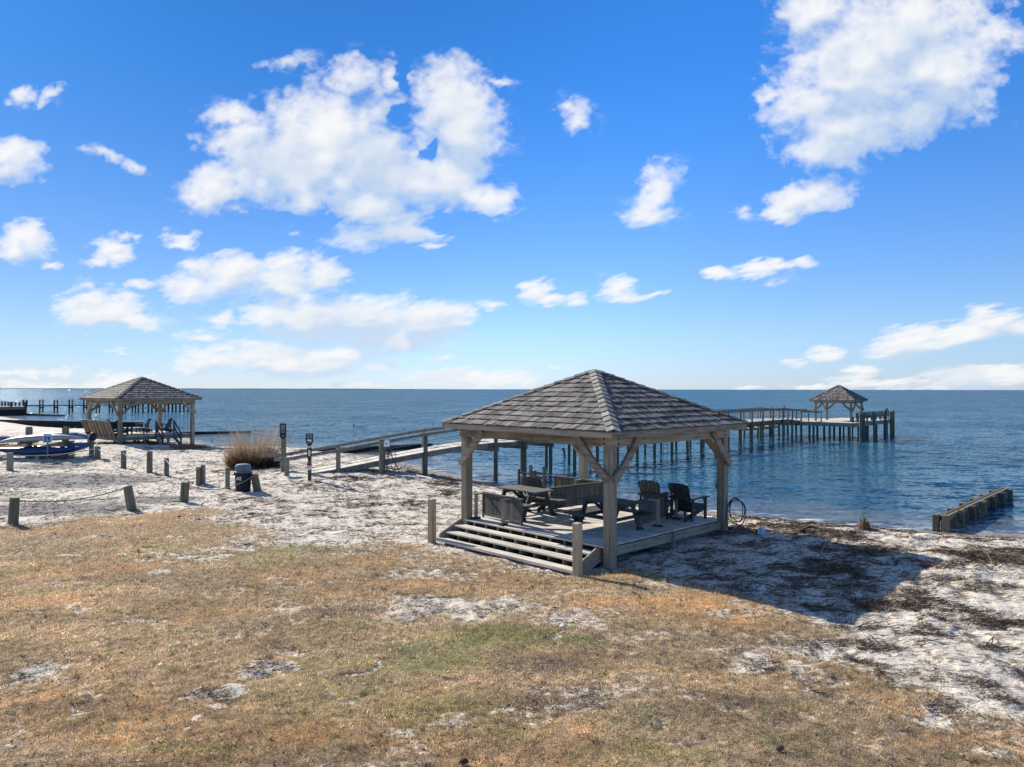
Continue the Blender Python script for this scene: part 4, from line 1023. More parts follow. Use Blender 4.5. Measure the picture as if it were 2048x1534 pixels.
for y in (-2.0, 0, 2.0):
    mb = MB(); mb.bb(-2.3, -2.2, y-.04, y+.04, ZD2, ZD2+.418); mb.build('leg', M['wood_z'], bw)
def cp2(label, lx, ly, face):
    c = copy_tree(a1); c['label'] = label; c.location = L2(lx, ly, ZD2+.003); c.rotation_euler = (0, 0, face); return c
cp2('dark fan-backed chair in the middle of the left beach pavilion', .75, 1.55, R(190))
cp2('dark fan-backed chair behind the stair rail of the left beach pavilion', 1.75, .35, R(180))
cp2('dark fan-backed chair leaning back beside the bench wall of the left beach pavilion', -1.55, -1.1, R(5))
cp2('dark fan-backed chair beside the bench wall of the left pavilion, farther from its corner post', -1.75, -.2, R(10))
lt = empty('low_table', L2(-.35, .2, ZD2+.003), R(6), 'low dark table in the middle of the left beach pavilion', 'table')
mb = MB()
for i in range(5): mb.bb(-.9, .9, -.35+i*.14, -.35+i*.14+.13, .38, .42)
mb.build('tabletop', M['deck_x'], lt)
for sx in (-.7, .7):
    for sy in (-.25, .25):
        mb = MB(); mb.bb(sx-.04, sx+.04, sy-.04, sy+.04, 0, .378); mb.build('leg', M['dark_z'], lt)
mb = MB(); mb.bb(-.8, .8, -.02, .02, .12, .2); mb.build('stretcher', M['dark_x'], lt)

# ================================================================ the pier
PZ = 1.40
S0 = Vector((-.87, 35.6)); dm = Vector((.663, .749)).normalized(); pm = Vector((-dm.y, dm.x))   # pm points to the far side
PWID = 1.85
RA = Vector((-9.93, 32.0)); dr = (S0-RA); RL = dr.length; dr.normalize(); pr = Vector((-dr.y, dr.x))
pier = empty('pier', (S0.x, S0.y, 0), 0, 'long weathered timber pier with cable railings running from the beach out over the water', 'pier')
def PP(v, z): return Vector((v.x-S0.x, v.y-S0.y, z))
def rampz(s):                                     # height of the ramp by distance from its foot
    t_ = s/RL
    return np.interp(t_, [-.08, 0, .22, .42, .63, .82, 1.0], [.06, .10, .40, .72, 1.03, 1.28, PZ])
ZP3 = 1.12
def mainz(s): return float(np.interp(s, [0, 37, 42, 60], [PZ, PZ+.02, ZP3, ZP3]))
# deck boards of the ramp and the main run
mb = MB(); s = -.6
while s < RL+1.0:
    z = float(rampz(min(s, RL))); z2 = float(rampz(min(s+.14, RL)))
    far_ext = 0
    a = RA+dr*s; b = RA+dr*(s+.134)
    q = [PP(a-pr*.08, z), PP(b-pr*.08, z2), PP(b+pr*(PWID+.02), z2), PP(a+pr*(PWID+.02), z)]
    mb.prism(q, (0, 0, 0), (0, 0, -.036)); s += .14
mb.build('ramp_deck', M['deck_y'], pier)
mb = MB(); s = 0.05
while s < 48.5:
    z = mainz(s)
    a = S0+dm*s; b = S0+dm*(s+.134)
    q = [PP(a-pm*.08, z+.003), PP(b-pm*.08, z+.003), PP(b+pm*(PWID+.02), z+.003), PP(a+pm*(PWID+.02), z+.003)]
    mb.prism(q, (0, 0, 0), (0, 0, -.036)); s += .14
mb.build('pier_deck', M['deck_y'], pier)
# beams under both runs
for off in (.02, PWID*.5, PWID-.08):
    mb = MB()
    ns = 8
    for i in range(ns):
        s0, s1 = RL*i/ns, RL*(i+1)/ns
        mb.beam(PP(RA+dr*s0+pr*off, float(rampz(s0))-.16), PP(RA+dr*s1+pr*off, float(rampz(s1))-.16), .05, .24)
    mb.build('ramp_beam', M['pierpost'], pier)
    mb = MB()
    for s0, s1 in ((-.3, 37), (37, 42), (42, 48.5)):
        mb.beam(PP(S0+dm*s0+pm*off, mainz(s0)-.16), PP(S0+dm*s1+pm*off, mainz(s1)-.16), .05, .24)
    mb.build('pier_beam', M['pierpost'], pier)
def pile(v, zt, zb, r=.095, mat='pile'):
    mb = MB(); mb.tube([PP(v, zb), PP(v, (zb+zt)/2), PP(v, zt-.01), PP(v, zt)], [r*1.08, r, r*.97, r*.9], 9); return mb.build('pile', M[mat], pier)
rail_near = []; rail_far = []
# ramp posts
ramps = [0, 2.22, 4.24, 6.27, 8.3]
for s in ramps:
    v = RA+dr*s-pr*.06; zg = hz(v.x, v.y); zt = float(rampz(s))+.88
    o = pile(v, zt, zg-.5, .105, 'bollard_grey' if s < 5 else 'pile'); rail_near.append((v, zt))
for i, s in enumerate([0, 2.5, 4.6, 6.7, 8.8]):
    v = RA+dr*s+pr*(PWID+.05); zg = hz(v.x, v.y); zt = float(rampz(s))+.90
    if i > 0: pile(v, zt, zg-.5, .10, 'bollard_grey')
    rail_far.append((v, zt))
# corner and main piles
MP = [0.0]+[2.16*i for i in range(1, 22)]
for i, s in enumerate(MP):
    tall = s < 40 or s > 47
    v = S0+dm*s-pm*.11; w_ = random.uniform(-.03, .03)
    pile(v+pm*w_, mainz(s)-.05 if i else PZ+.9, -2.2 if i > 1 else -1.6, .10)
    v2 = S0+dm*(s+.3*(i == 0))+pm*(PWID+.08); pile(v2, mainz(s)-.05, -2.2, .095)
    # cross beams
    mb = MB(); mb.beam(PP(S0+dm*s-pm*.3, mainz(s)-.36), PP(S0+dm*s+pm*(PWID+.3), mainz(s)-.36), .07, .2); mb.build('cross_beam', M['pierpost'], pier)
# rail posts of the main run
for i, s in enumerate(MP):
    for side in (0, 1):
        if i == 0 and side == 0: continue
        if side == 0 and s > 41 and s < 60 and s > 43: continue
        v = S0+dm*s+(pm*-.10 if side == 0 else pm*(PWID+.06)); z = mainz(s)
        mb = MB(); mb.beam(PP(v, z-.3), PP(v, z+1.0), .09, .14, up=(1, 0, 0)); mb.build('rail_post', M['pierpost'], pier)
def rail(pts, h=.14, wd_=.05, off=0, name='top_rail', mat='pierpost'):
    mb = MB()
    for (a, za), (b, zb) in zip(pts[:-1], pts[1:]):
        mb.beam(PP(a, za+off), PP(b, zb+off), wd_, h, t=.5)
    return mb.build(name, M[mat], pier)
near_pts = [(RA-dr*.55-pr*.16, .92)]+[(RA+dr*s-pr*.16, float(rampz(s))+.82) for s in (0, 2.2, 4.3, 6.3, 8.3)]+[(S0-pm*.16, PZ+.86)]
far_pts = [(RA-dr*1.0+pr*(PWID-.02), .92)]+[(RA+dr*s+pr*(PWID-.02), float(rampz(s))+.84) for s in (0, 2.5, 4.6, 6.7, 9.2)]
rail(near_pts); rail(far_pts)
mn = [(S0+dm*s-pm*.17, mainz(s)+.90) for s in (0, 10, 20, 30, 37, 42, 43.3)]; mf = [(S0+dm*s+pm*(PWID-.01), mainz(s)+.90) for s in (.6, 10, 20, 30, 37, 42, 48)]
rail(mn, .16); rail(mf, .16)
def cables(a_pts, offs, name='cable', mat='cable', r=.010):
    mb = MB()
    for o_ in offs:
        mb.tube([PP(a, z+o_) for a, z in a_pts], r, 4, t=.5, cap=False)
    return mb.build(name, M[mat], pier)
cables([(RA+dr*s-pr*.0, float(rampz(s))) for s in (0, 2.2, 4.3, 6.3, 8.3, RL)], (.22, .5)); cables([(RA+dr*s+pr*(PWID+.02), float(rampz(s))) for s in (0, 2.5, 4.6, 6.7, 9.2)], (.22, .5))
cables([(S0+dm*s-pm*.10, mainz(s)) for s in (0, 15, 30, 37, 42, 43)], (.2, .38, .56, .74)); cables([(S0+dm*s+pm*(PWID+.05), mainz(s)) for s in (0, 15, 30, 37, 42, 48)], (.2, .38, .56, .74))

# end platform: along 41..51, off the near side 0..4.7
C3 = S0+dm*44.4-pm*2.35
def PQ(al, of, z): return PP(S0+dm*al-pm*of, z)
mb = MB(); al = 40.6
while al < 52.2:
    mb.prism([PQ(al, .10, ZP3), PQ(al+.134, .10, ZP3), PQ(al+.134, 4.9, ZP3), PQ(al, 4.9, ZP3)], (0, 0, 0), (0, 0, -.036)); al += .14
mb.build('platform_deck', M['deck_y'], pier)
for al, o0, o1 in ((40.6, .1, 4.95), (52.25, .1, 4.95)):
    mb = MB(); mb.beam(PQ(al, o0, ZP3-.20), PQ(al, o1, ZP3-.20), .05, .32); mb.build('platform_rim', M['pierpost'], pier)
mb = MB(); mb.beam(PQ(40.6, 4.93, ZP3-.20), PQ(52.25, 4.93, ZP3-.20), .05, .32); mb.build('platform_rim', M['pierpost'], pier)
for al in (40.8, 43.6, 46.4, 49.2, 52.0):
    for of in (1.3, 2.7, 4.3):
        pile(S0+dm*al-pm*of, ZP3-.06, -2.4, .10)
# tall piles along the right-hand edge
for al, of, zt in ((39.3, 5.7, 1.98), (41.9, 5.2, 1.98), (45.2, 5.2, 1.9), (48.6, 5.25, 2.1), (50.6, 5.25, 1.9), (52.4, 5.0, 1.95), (53.2, 4.2, 2.15), (52.4, 2.4, 1.6)):
    pile(S0+dm*al-pm*of, zt, -2.5, .12)
# slatted railing bench on that edge
mb = MB()
for z in (.42, .58, .74): mb.beam(PQ(41.2, 4.84, ZP3+z), PQ(51.6, 4.84, ZP3+z), .03, .12, t=.5)
mb.build('rail_slats', M['dark_x'], pier)
mb = MB(); mb.beam(PQ(41.2, 4.80, ZP3+.86), PQ(51.6, 4.80, ZP3+.86), .16, .045); mb.build('rail_cap', M['pierpost'], pier)
mb = MB(); mb.beam(PQ(41.4, 4.5, ZP3+.44), PQ(51.4, 4.5, ZP3+.44), .40, .05); mb.build('rail_bench', M['dark_x'], pier)
for al in (41.3, 43.8, 46.4, 49, 51.5):
    mb = MB(); mb.beam(PQ(al, 4.75, ZP3), PQ(al, 4.75, ZP3+.84), .09, .09, up=(1, 0, 0)); mb.build('rail_post', M['pierpost'], pier)
for al in (41.5, 42.9, 44.3, 45.7, 47.1, 48.5, 49.9, 51.3):
    mb = MB(); mb.beam(PQ(al, 4.45, ZP3+.004), PQ(al, 4.45, ZP3+.415), .08, .3, up=(dm.x, dm.y, 0)); mb.build('bench_support', M['dark_z'], pier)
# front railing of the platform beside the pier mouth
rail([(S0+dm*40.7-pm*.3, ZP3+.9), (S0+dm*40.7-pm*2.1, ZP3+.88)], .14); 
mb = MB(); mb.beam(PQ(40.7, .9, ZP3), PQ(40.7, .9, ZP3+.96), .09, .09, up=(1, 0, 0)); mb.build('rail_post', M['pierpost'], pier)
mb = MB(); mb.beam(PQ(40.7, 2.0, ZP3), PQ(40.7, 2.0, ZP3+.96), .09, .09, up=(1, 0, 0)); mb.build('rail_post', M['pierpost'], pier)
# side landing beyond the pier: pale slatted bench backs and a lower dock
mb = MB()
for z in (.25, .42, .59, .76): mb.beam(PP(S0+dm*38.2+pm*(PWID+2.2), PZ+z), PP(S0+dm*48+pm*(PWID+2.2), PZ+z-.2), .03, .09, t=.9)
mb.build('bench_back', M['deck_x'], pier)
for al in (38.2, 41.4, 44.7, 48):
    mb = MB(); mb.beam(PP(S0+dm*al+pm*(PWID+2.25), -2), PP(S0+dm*al+pm*(PWID+2.25), PZ+.9), .12, .12, up=(1, 0, 0)); mb.build('landing_pile', M['pile'], pier)
mb = MB(); mb.prism([PP(S0+dm*38+pm*(PWID+.12), 1.28), PP(S0+dm*48.3+pm*(PWID+.12), 1.12), PP(S0+dm*48.3+pm*(PWID+2.2), 1.12), PP(S0+dm*38+pm*(PWID+2.2), 1.28)], (0, 0, 0), (0, 0, -.12)); mb.build('landing_deck', M['deck_x'], pier)
mb = MB(); mb.prism([PP(S0+dm*39+pm*(PWID+2.4), .36), PP(S0+dm*47+pm*(PWID+2.4), .36), PP(S0+dm*47+pm*(PWID+4.4), .36), PP(S0+dm*39+pm*(PWID+4.4), .36)], (0, 0, 0), (0, 0, -.2)); mb.build('lower_dock', M['rust'], pier)
for al in (39.5, 43, 46.5):
    mb = MB(); mb.tube([PP(S0+dm*al+pm*(PWID+4.3), -2), PP(S0+dm*al+pm*(PWID+4.3), .9)], .1, 8); mb.build('landing_pile', M['pile'], pier)
# ladder on the far rail
mb = MB()
for k in range(6): mb.beam(PP(S0+dm*20.1+pm*(PWID+.25), PZ-.2+k*.25), PP(S0+dm*20.6+pm*(PWID+.25), PZ-.2+k*.25), .03, .04)
for s in (20.1, 20.6): mb.beam(PP(S0+dm*s+pm*(PWID+.25), -.6), PP(S0+dm*s+pm*(PWID+.25), PZ+1.1), .05, .05, up=(1, 0, 0))
mb.build('ladder', M['pierpost'], pier)

G3 = pavilion('pavilion', 'small shingled pavilion standing on the platform at the seaward end of the pier', 'pavilion', (C3.x, C3.y, 0), math.atan2(dm.y, dm.x), 1.55, 1.96, 2.78, 3.05, 4.42, ZP3, lambda a, b: ZP3+.003, 9, 10, pw=.17, bow=.07, br=.75, rafters=0, bh=.2, simple=True)

# power post with cables beside the ramp
p = ground_at(765, 947)
ep = empty('utility_post', (p.x, p.y, p.z), 0, 'dark post beside the pier ramp with a white box and hanging black cables', 'post')
mb = MB(); mb.tube([(0, 0, -.3), (0, 0, 1.55)], .15, 10); mb.build('pole', M['pile'], ep)
mb = MB(); mb.bb(.10, .34, -.17, -.08, 1.22, 1.50); mb.build('meter_box', M['white'], ep)
mb = MB(); mb.tube([(.2, -.125, 1.36), (.2, -.175, 1.36)], .05, 10); mb.build('dial', M['metal'], ep)
for k in range(4):
    mb = MB(); x0 = .24+.05*k
    pts = [(x0+.06*math.sin(i*.5+k)*(1 if i else 0)+.02*i*(k-1), -.12-.03*k, 1.22-.122*i) for i in range(11)]
    mb.tube(pts, .016+.008*(k % 2), 6); mb.build('hanging_cable', M['hose'], ep)
mb = MB(); mb.tube([(.45+.20*math.cos(t_), -.15, .62+.52*math.sin(t_)) for t_ in [i*math.pi/12 for i in range(25)]], .013, 6, cap=False); mb.build('cable_loop', M['hose'], ep)
# small buried white pipe on the sand near the ramp
a_, b_ = ground_at(800, 945), ground_at(868, 960)
mb = MB(); mb.tube([Vector((0, 0, .03)), Vector((b_.x-a_.x, b_.y-a_.y, b_.z-a_.z+.05))], .035, 8); o = mb.build('white_pipe', M['white']); o.location = a_; tag(o, 'thin white pipe lying on the sand below the pier ramp', 'pipe')

# ================================================================ signs
def text_bars(x0, x1, z0, z1, rows_, y, th, rng, gaps=True):
    mb = MB(); hh = (z1-z0)/rows_
    for r_ in range(rows_):
        x = x0+rng.uniform(0, .12)*(x1-x0); zc = z1-(r_+.5)*hh; end = x1-rng.uniform(0, .15)*(x1-x0)
        while x < end:
            wl = rng.uniform(.12, .3)*(x1-x0); mb.bb(x, min(x+wl, end), y-th, y, zc-hh*.26, zc+hh*.26); x += wl+.05*(x1-x0)
    return mb
rng = random.Random(4)
# first tall sign on the first far-side ramp post
v = RA+pr*(PWID+.05); zg = hz(v.x, v.y)
sp1 = empty('sign_post', (v.x, v.y, zg), R(8), 'tall mossy round post with a dark notice board in front of the dry shrub', 'sign')
mb = MB(); mb.tube([(0, 0, -.5), (0, 0, 1.8), (0, 0, 2.05)], [.13, .12, .10], 12); mb.build('post', M['bollard'], sp1)
mb = MB(); mb.prism([(-.15, 0, 1.62), (-.05, 0, 1.50), (.05, 0, 1.50), (.15, 0, 1.62), (.15, 0, 2.22), (-.15, 0, 2.22)], (0, -.145, 0), (0, -.17, 0)); b1 = mb.build('board', M['signblack'], sp1)
bpos = [Vector(vv) for vv in mb.v]
for o_ in (b1,): o_.location = (0, -.145, 0)
tb = text_bars(-.11, .11, 1.78, 2.16, 7, -.172, .003, rng); tb.build('lettering', M['metal'], sp1)
mb = MB(); mb.bb(-.05, .06, -.175, -.172, 1.60, 1.68); mb.build('red_patch', M['benchbrown'], sp1)
for z in (1.0, .55):
    mb = MB(); mb.tube([(-.17+.05*math.cos(t_), -.12, z+.07*math.sin(t_)) for t_ in [i*math.pi/5 for i in range(11)]], .022, 6); mb.build('rope_knot', M['rope'], sp1)
# second sign
p = ground_at(620, 961)
sp2 = empty('sign_post', (p.x, p.y, p.z), R(4), 'red-brown post beside the ramp carrying two navy notices and a red warning sign', 'sign')
k_ = p.y/F
def Z(y): return (961-y)*k_
mb = MB(); mb.bb(-.065, .065, -.065, .065, -.4, Z(895)); mb.build('post', M['bollard_brown'], sp2)
mb = MB(); mb.prism([(-.155, -.09, Z(884)), (-.05, -.09, Z(893)), (.05, -.09, Z(893)), (.155, -.09, Z(884)), (.155, -.09, Z(867)), (-.155, -.09, Z(867))], (0, 0, 0), (0, .02, 0)); mb.build('board', M['navy'], sp2)
text_bars(-.12, .12, Z(877), Z(868.5), 5, -.091, .004, rng).build('lettering', M['metal'], sp2)
mb = MB(); mb.prism([(-.09, -.092, Z(883.5)), (-.02, -.092, Z(882)), (.09, -.092, Z(883.5)), (.07, -.092, Z(878.5)), (0, -.092, Z(880)), (-.07, -.092, Z(878.5))], (0, 0, 0), (0, -.004, 0)); mb.build('symbol', M['white'], sp2)
mb = MB(); mb.bb(-.08, .08, -.096, -.092, Z(886), Z(885)); mb.build('lettering', M['metal'], sp2)
mb = MB(); mb.prism([(-.10, -.09, Z(913)), (-.03, -.09, Z(922)), (.03, -.09, Z(922)), (.10, -.09, Z(913)), (.10, -.09, Z(898)), (-.10, -.09, Z(898))], (0, 0, 0), (0, .02, 0)); mb.build('board', M['navy'], sp2)
mb = MB()
for i in range(6): mb.bb(-.045+rng.uniform(-.01, .01), .045, -.095, -.091, Z(901.5+i*2.1)-.008, Z(900.5+i*2.1)+.004)
mb.build('lettering', M['white'], sp2)
cx0 = 0; zc = Z(931.5); hh = Z(922.5)-Z(940.5)
n8 = [(.105*math.cos(i*math.pi/8), -.095, zc+hh/2*math.sin(i*math.pi/8)) for i in range(16)]
mb = MB(); mb.prism(n8, (0, 0, 0), (0, .02, 0)); ov = mb.build('warning_plate', M['white'], sp2)
mb = MB(); mb.prism([q for q in n8 if q[2] >= zc-.001], (0, -.001, 0), (0, -.004, 0)); o_ = mb.build('red_field', M['red'], sp2); o_.location = (0, -.003, 0)
mb = MB(); mb.prism([(-.035, -.103, zc+.02), (.035, -.103, zc+.02), (0, -.103, zc+.085)], (0, 0, 0), (0, -.003, 0)); mb.build('symbol', M['signblack'], sp2)
text_bars(-.06, .06, zc-.09, zc-.02, 2, -.096, .003, rng).build('lettering', M['signblack'], sp2)

# ================================================================ trash can
p = ground_at(487, 984)
tcn = empty('trash_can', (p.x, p.y, p.z), R(-8), 'black barrel trash can with a grey domed lid standing by the rope fence', 'trash can')
kk = p.y/F
def prof(pr_, n_=28):
    mb = MB(); mb.tube([(0, 0, z) for r_, z in pr_], [r_ for r_, z in pr_], n_); return mb
Hc = (984-945)*kk
prof([(.25, 0), (.27, .05), (.285, Hc*.45), (.30, Hc*.9), (.325, Hc*.92), (.335, Hc), (.30, Hc+.004)]).build('barrel', M['black'], tcn)
lid = prof([(.34, Hc+.006), (.345, Hc+.035), (.29, Hc+.05), (.285, Hc+.24), (.25, Hc+.30), (.15, Hc+.325), (.02, Hc+.33)]).build('lid', M['lid'], tcn)
mb = MB(); mb.box((.0, -.275, Hc+.15), (.26, .03, .15), t=.1); mb.build('flap', M['lid'], lid)
for sx in (-1, 1):
    mb = MB(); mb.box((sx*.35, 0, Hc*.88), (.05, .16, .06)); mb.build('handle', M['black'], tcn)
mb = MB(); yl = -.305; zt_, zb_ = Hc*.80, Hc*.64
def stroke(pts, w_=.022):
    for a, b in zip(pts[:-1], pts[1:]):
        xa = a[0]; mb.beam((a[0], yl-.002, a[1]), (b[0], yl-.002, b[1]), .006, w_, up=(0, 0, 1) if abs(a[1]-b[1]) < 1e-6 else (1, 0, 0))
zm = (zt_+zb_)/2
stroke([(-.10, zb_), (-.06, zt_), (-.03, zb_)]); stroke([(-.08, zm-.01), (-.045, zm-.01)], .016)
stroke([(.03, zt_-.01), (-.005, zt_-.005), (-.01, zm), (-.005, zb_+.005), (.03, zb_+.01)])
stroke([(.10, zt_-.005), (.05, zt_-.005), (.05, zb_+.005), (.10, zb_+.005)]); stroke([(.05, zm), (.09, zm)], .018)
mb.build('lettering', M['white'], tcn)

# ================================================================ low posts and ropes
gB = 'low mossy posts of the rope fence'
B = {}
def bl(key, label, px, pt, pbse, w_, **kw):
    o, top, r_ = bollard(label, px, pt, pbse, w_, group=gB, **kw); B[key] = (top, r_, o)
bl('f1', 'thick mossy post nearest the left edge of the lawn', 28, 996, 1048, 18, lean=(3, 0))
bl('f2', 'mossy post leaning left at the lawn edge, between two upright ones', 265, 972, 1019, 17, lean=(-9, 0))
bl('f3', 'mossy post at the corner where lawn meets white sand', 369, 965, 1004, 16, lean=(3, 0))
bl('f4', 'leaning mossy post just right of the trash can', 516, 949, 983, 15, lean=(-7, 0))
bl('b0', 'greyish post at the left edge in front of the blue kayaks', 21, 907, 942, 12, mat='bollard_grey')
bl('b1', 'short green post beside the dark hooded post', 196, 894, 917, 11)
bl('b2', 'slim grey post on the sand, first one right of the kayak rack', 248, 902, 937, 10, mat='bollard_grey')
bl('b3', 'tall grey post on the sand, second one right of the kayak rack', 300, 903, 946, 11, mat='bollard_grey')
bl('b4', 'low grey post on the sand, third one right of the kayak rack', 334, 917, 952, 9, mat='bollard_grey')
bl('b5', 'round grey post standing directly behind the brown square post', 407, 930, 969, 9, mat='bollard_grey')
bl('b5s', 'brown square post paired with a round grey one', 398, 935, 970, 12, mat='bollard_brown', square=True)
bl('b6', 'low green post on the sand just left of the trash can', 456, 936, 977, 9)
def tp(k, dz=-.06): t_, r_, _ = B[k]; return t_+Vector((0, -r_*.9, dz))
a_ = ray(-60, 21.5, 0); a_.z = .72
rope('rope slung from the nearest thick post out of the left edge', a_, tp('f1'), .05)
rope('long rope slung from the thick left post to the leaning lawn post', tp('f1'), tp('f2'), .20)
rope('rope sagging from the corner post to the leaning post at the trash can', tp('f3'), tp('f4'), .33)
rope(mat='palerope', r=.024, label='slack rope between the green post and the first grey post', a=tp('b1'), b=tp('b2'), sag=.22)
rope(mat='palerope', r=.024, label='slack rope between the first and second grey posts', a=tp('b2'), b=tp('b3'), sag=.34)
rope(mat='palerope', r=.024, label='slack rope between the third grey post and the brown square post', a=tp('b4'), b=tp('b5s'), sag=.34)
rope(mat='palerope', r=.024, label='rope running in front of the kayak rack to the green post', a=tp('b0', -.1), b=tp('b1', -.1), sag=.16)
a_ = ray(-40, 36.5, 0); a_.z = .55
rope(mat='palerope', r=.024, label='rope leaving the left edge from the post in front of the kayaks', a=a_, b=tp('b0', -.1), sag=.05)
a_ = ground_at(90, 930); b_ = ground_at(196, 916)
rope(mat='palerope', r=.024, label='slack rope lying low on the sand under the kayak rack', a=a_+Vector((0, 0, .05)), b=b_+Vector((0, 0, .25)), sag=.08)
# lashings round the leaning post tops
t_, r_, o_ = B['f4']; mb = MB(); mb.tube([(math.cos(u)*r_*1.08, math.sin(u)*r_*1.08, 0) for u in [i*math.pi/8 for i in range(17)]], .02, 6, cap=False); l_ = mb.build('rope_lashing', M['rope'], o_); l_.location = (0, 0, (983-949)*.0196-.07)
t_, r_, o_ = B['b5s']

# dark hooded post
p = ground_at(184, 914); kk = p.y/F
hp_ = empty('hooded_post', (p.x, p.y, p.z), 0, 'tall black hooded post at the right end of the kayak rack', 'post')
mb = MB(); mb.tube([(0, 0, -.3), (0, 0, 46*kk*.55), (0, 0, 38*kk)], [.13, .125, .12], 10); mb.build('pole', M['pile'], hp_)
mb = MB(); mb.tube([(.02, 0, 33*kk), (.06, 0, 38*kk), (.12, 0, 45*kk), (.16, 0, 48*kk)], [.16, .2, .16, .07], 10); mb.build('hood', M['black'], hp_)
mb = MB(); mb.tube([(-.14, -.05, 38*kk), (-.05, -.06, 42*kk), (.04, -.06, 44*kk)], .05, 6); mb.build('strap', M['white'], hp_)
# accessible parking sign
p = ground_at(96, 921); kk = p.y/F
hs_ = empty('parking_sign', (p.x, p.y, p.z), R(10), 'pale sign with a white wheelchair symbol on blue, standing before the kayak rack', 'sign')
zt_ = (921-867.5)*kk; zb_ = (921-886.5)*kk; wv = 7.6*kk
mb = MB(); mb.bb(-.035, .035, -.03, .03, -.3, zt_-.1); mb.build('post', M['bollard_grey'], hs_)
mb = MB(); mb.bb(-wv, wv, -.055, -.035, zb_, zt_); mb.build('board', M['palesign'], hs_)
sq = wv*.72; zc = zb_+sq*1.3
mb = MB(); mb.bb(-sq, sq, -.061, -.056, zc-sq, zc+sq); mb.build('blue_field', M['blue'], hs_)
mb = MB(); u = sq
mb.tube([(-.02*u+.42*u*math.cos(t_), -.066, zc-.28*u+.42*u*math.sin(t_)) for t_ in [math.pi*.75+i*math.pi*1.35/12 for i in range(13)]], .075*u, 5)
mb.tube([(-.12*u, -.066, zc+.45*u), (-.08*u, -.066, zc-.12*u), (.3*u, -.066, zc-.14*u), (.48*u, -.066, zc-.62*u), (.68*u, -.066, zc-.58*u)], .085*u, 5)
mb.tube([(-.12*u, -.066, zc+.2*u), (.2*u, -.066, zc+.18*u)], .07*u, 5)
mb.tube([(-.15*u, -.066, zc+.62*u), (-.15*u, -.066, zc+.82*u)], .14*u, 8)
mb.build('wheelchair_symbol', M['white'], hs_)

# ================================================================ kayak rack and kayaks
rp = {}
rk0 = ground_at(57, 915); rk1 = ground_at(130, 914)
rack = empty('kayak_rack', ((rk0.x+rk1.x)/2, (rk0.y+rk1.y)/2, 0), math.atan2(rk1.y-rk0.y, rk1.x-rk0.x), 'timber kayak rack of round-topped posts holding white hulls above blue ones', 'rack')
hw = (rk1-rk0).length/2; kk = rk0.y/F
for sx in (-1, 1):
    mb = MB(); mb.prism([(sx*hw-.15, 0, -.3), (sx*hw+.15, 0, -.3), (sx*hw+.15, 0, 1.78), (sx*hw+.10, 0, 1.87), (sx*hw-.10, 0, 1.87), (sx*hw-.15, 0, 1.78)], (0, -.08, 0), (0, .08, 0)); mb.build('upright', M['bollard_grey'], rack)
    for z in (.42, 1.06):
        mb = MB(); mb.bb(sx*hw-.07, sx*hw+.07, -.85, .85, z-.12, z); mb.build('arm', M['wood_y'], rack)
        mb = MB(); mb.bb(sx*hw-.35*(z > .8), sx*hw+.45*(z > .8), -.80, -.72, z-.2, z-.125); mb.build('pad', M['wood_x'], rack) if z > .8 else None
def kayak(label, c, rz_, L, wd_, h, mat, group, flip=False, roll=0, pitch=0, deckmat=None):
    n_ = 20; mb = MB(); vs = []; fs = []; m_ = 12
    for i in range(n_+1):
        t = -1+2*i/n_; w_ = wd_/2*(max(0, 1-abs(t)**2.3))**.75+.004; hh_ = h*(.55+.45*(1-abs(t)**3)) ; rise = .16*abs(t)**3
        for j in range(m_):
            a = 2*math.pi*j/m_; y = math.cos(a)*w_; z = math.sin(a)
            zz = (z*hh_*.55 if z < 0 else z*hh_*.35)*(w_/(wd_/2)*.8+.2)+rise
            vs.append((t*L/2, y, zz))
    for i in range(n_):
        for j in range(m_):
            k2 = (j+1) % m_; fs.append((i*m_+j, i*m_+k2, (i+1)*m_+k2, (i+1)*m_+j))
    fs += [tuple(range(m_)), tuple(n_*m_+k for k in range(m_))]
    if flip: vs = [(x, y, -z) for x, y, z in vs]
    mb.add(vs, fs, .5); root = empty('kayak', c, rz_, label, 'kayak', group)
    hull = mb.build('hull', M[mat], root, smooth=True)
    if not flip:
        mb = MB(); pts = [(.28*L*.35*math.cos(a)*1.6, wd_*.30*math.sin(a), h*.33) for a in [i*2*math.pi/20 for i in range(21)]]; mb.tube(pts, .022, 6, cap=False); mb.build('cockpit_rim', M['black'], root)
    else:
        mb = MB(); mb.prism([(L*.30, 0, h*.42), (L*.40, 0, h*.30), (L*.42, 0, h*.50)], (0, -.01, 0), (0, .01, 0)); mb.build('skeg', M['black'], root)
    mb = MB()
    for s_ in (-1, 1): mb.box((s_*L*.46, 0, .16*.8+(0 if not flip else -.25)), (.10, .02, .03))
    mb.build('grab_handle', M['black'], root)
    root.rotation_euler = (roll, pitch, rz_); return root
gK = 'kayaks on and around the rack'
def rl(lx, ly, z):
    a = rack.rotation_euler.z; return Vector((rack.location.x+lx*math.cos(a)-ly*math.sin(a), rack.location.y+lx*math.sin(a)+ly*math.cos(a), z))
ra = rack.rotation_euler.z
kayak('long white upturned kayak lying at the front of the rack top tier', rl(-.05, -.48, 1.25), ra+.01, 4.9, .66, .42, 'kwhite', gK, flip=True, pitch=-.05)
kayak('grey-blue upturned kayak at the back of the rack top tier', rl(.55, .42, 1.30), ra, 3.9, .7, .5, 'kgrey', gK, flip=True, pitch=-.01)
kayak('deep blue kayak on the lower tier of the rack', rl(-.1, -.45, .60), ra, 4.7, .70, .62, 'kblue', gK, pitch=-.02)
kayak('light blue kayak behind the deep blue one on the lower tier', rl(.55, .38, .70), ra, 4.0, .70, .62, 'kcyan', gK, flip=False, pitch=-.06)
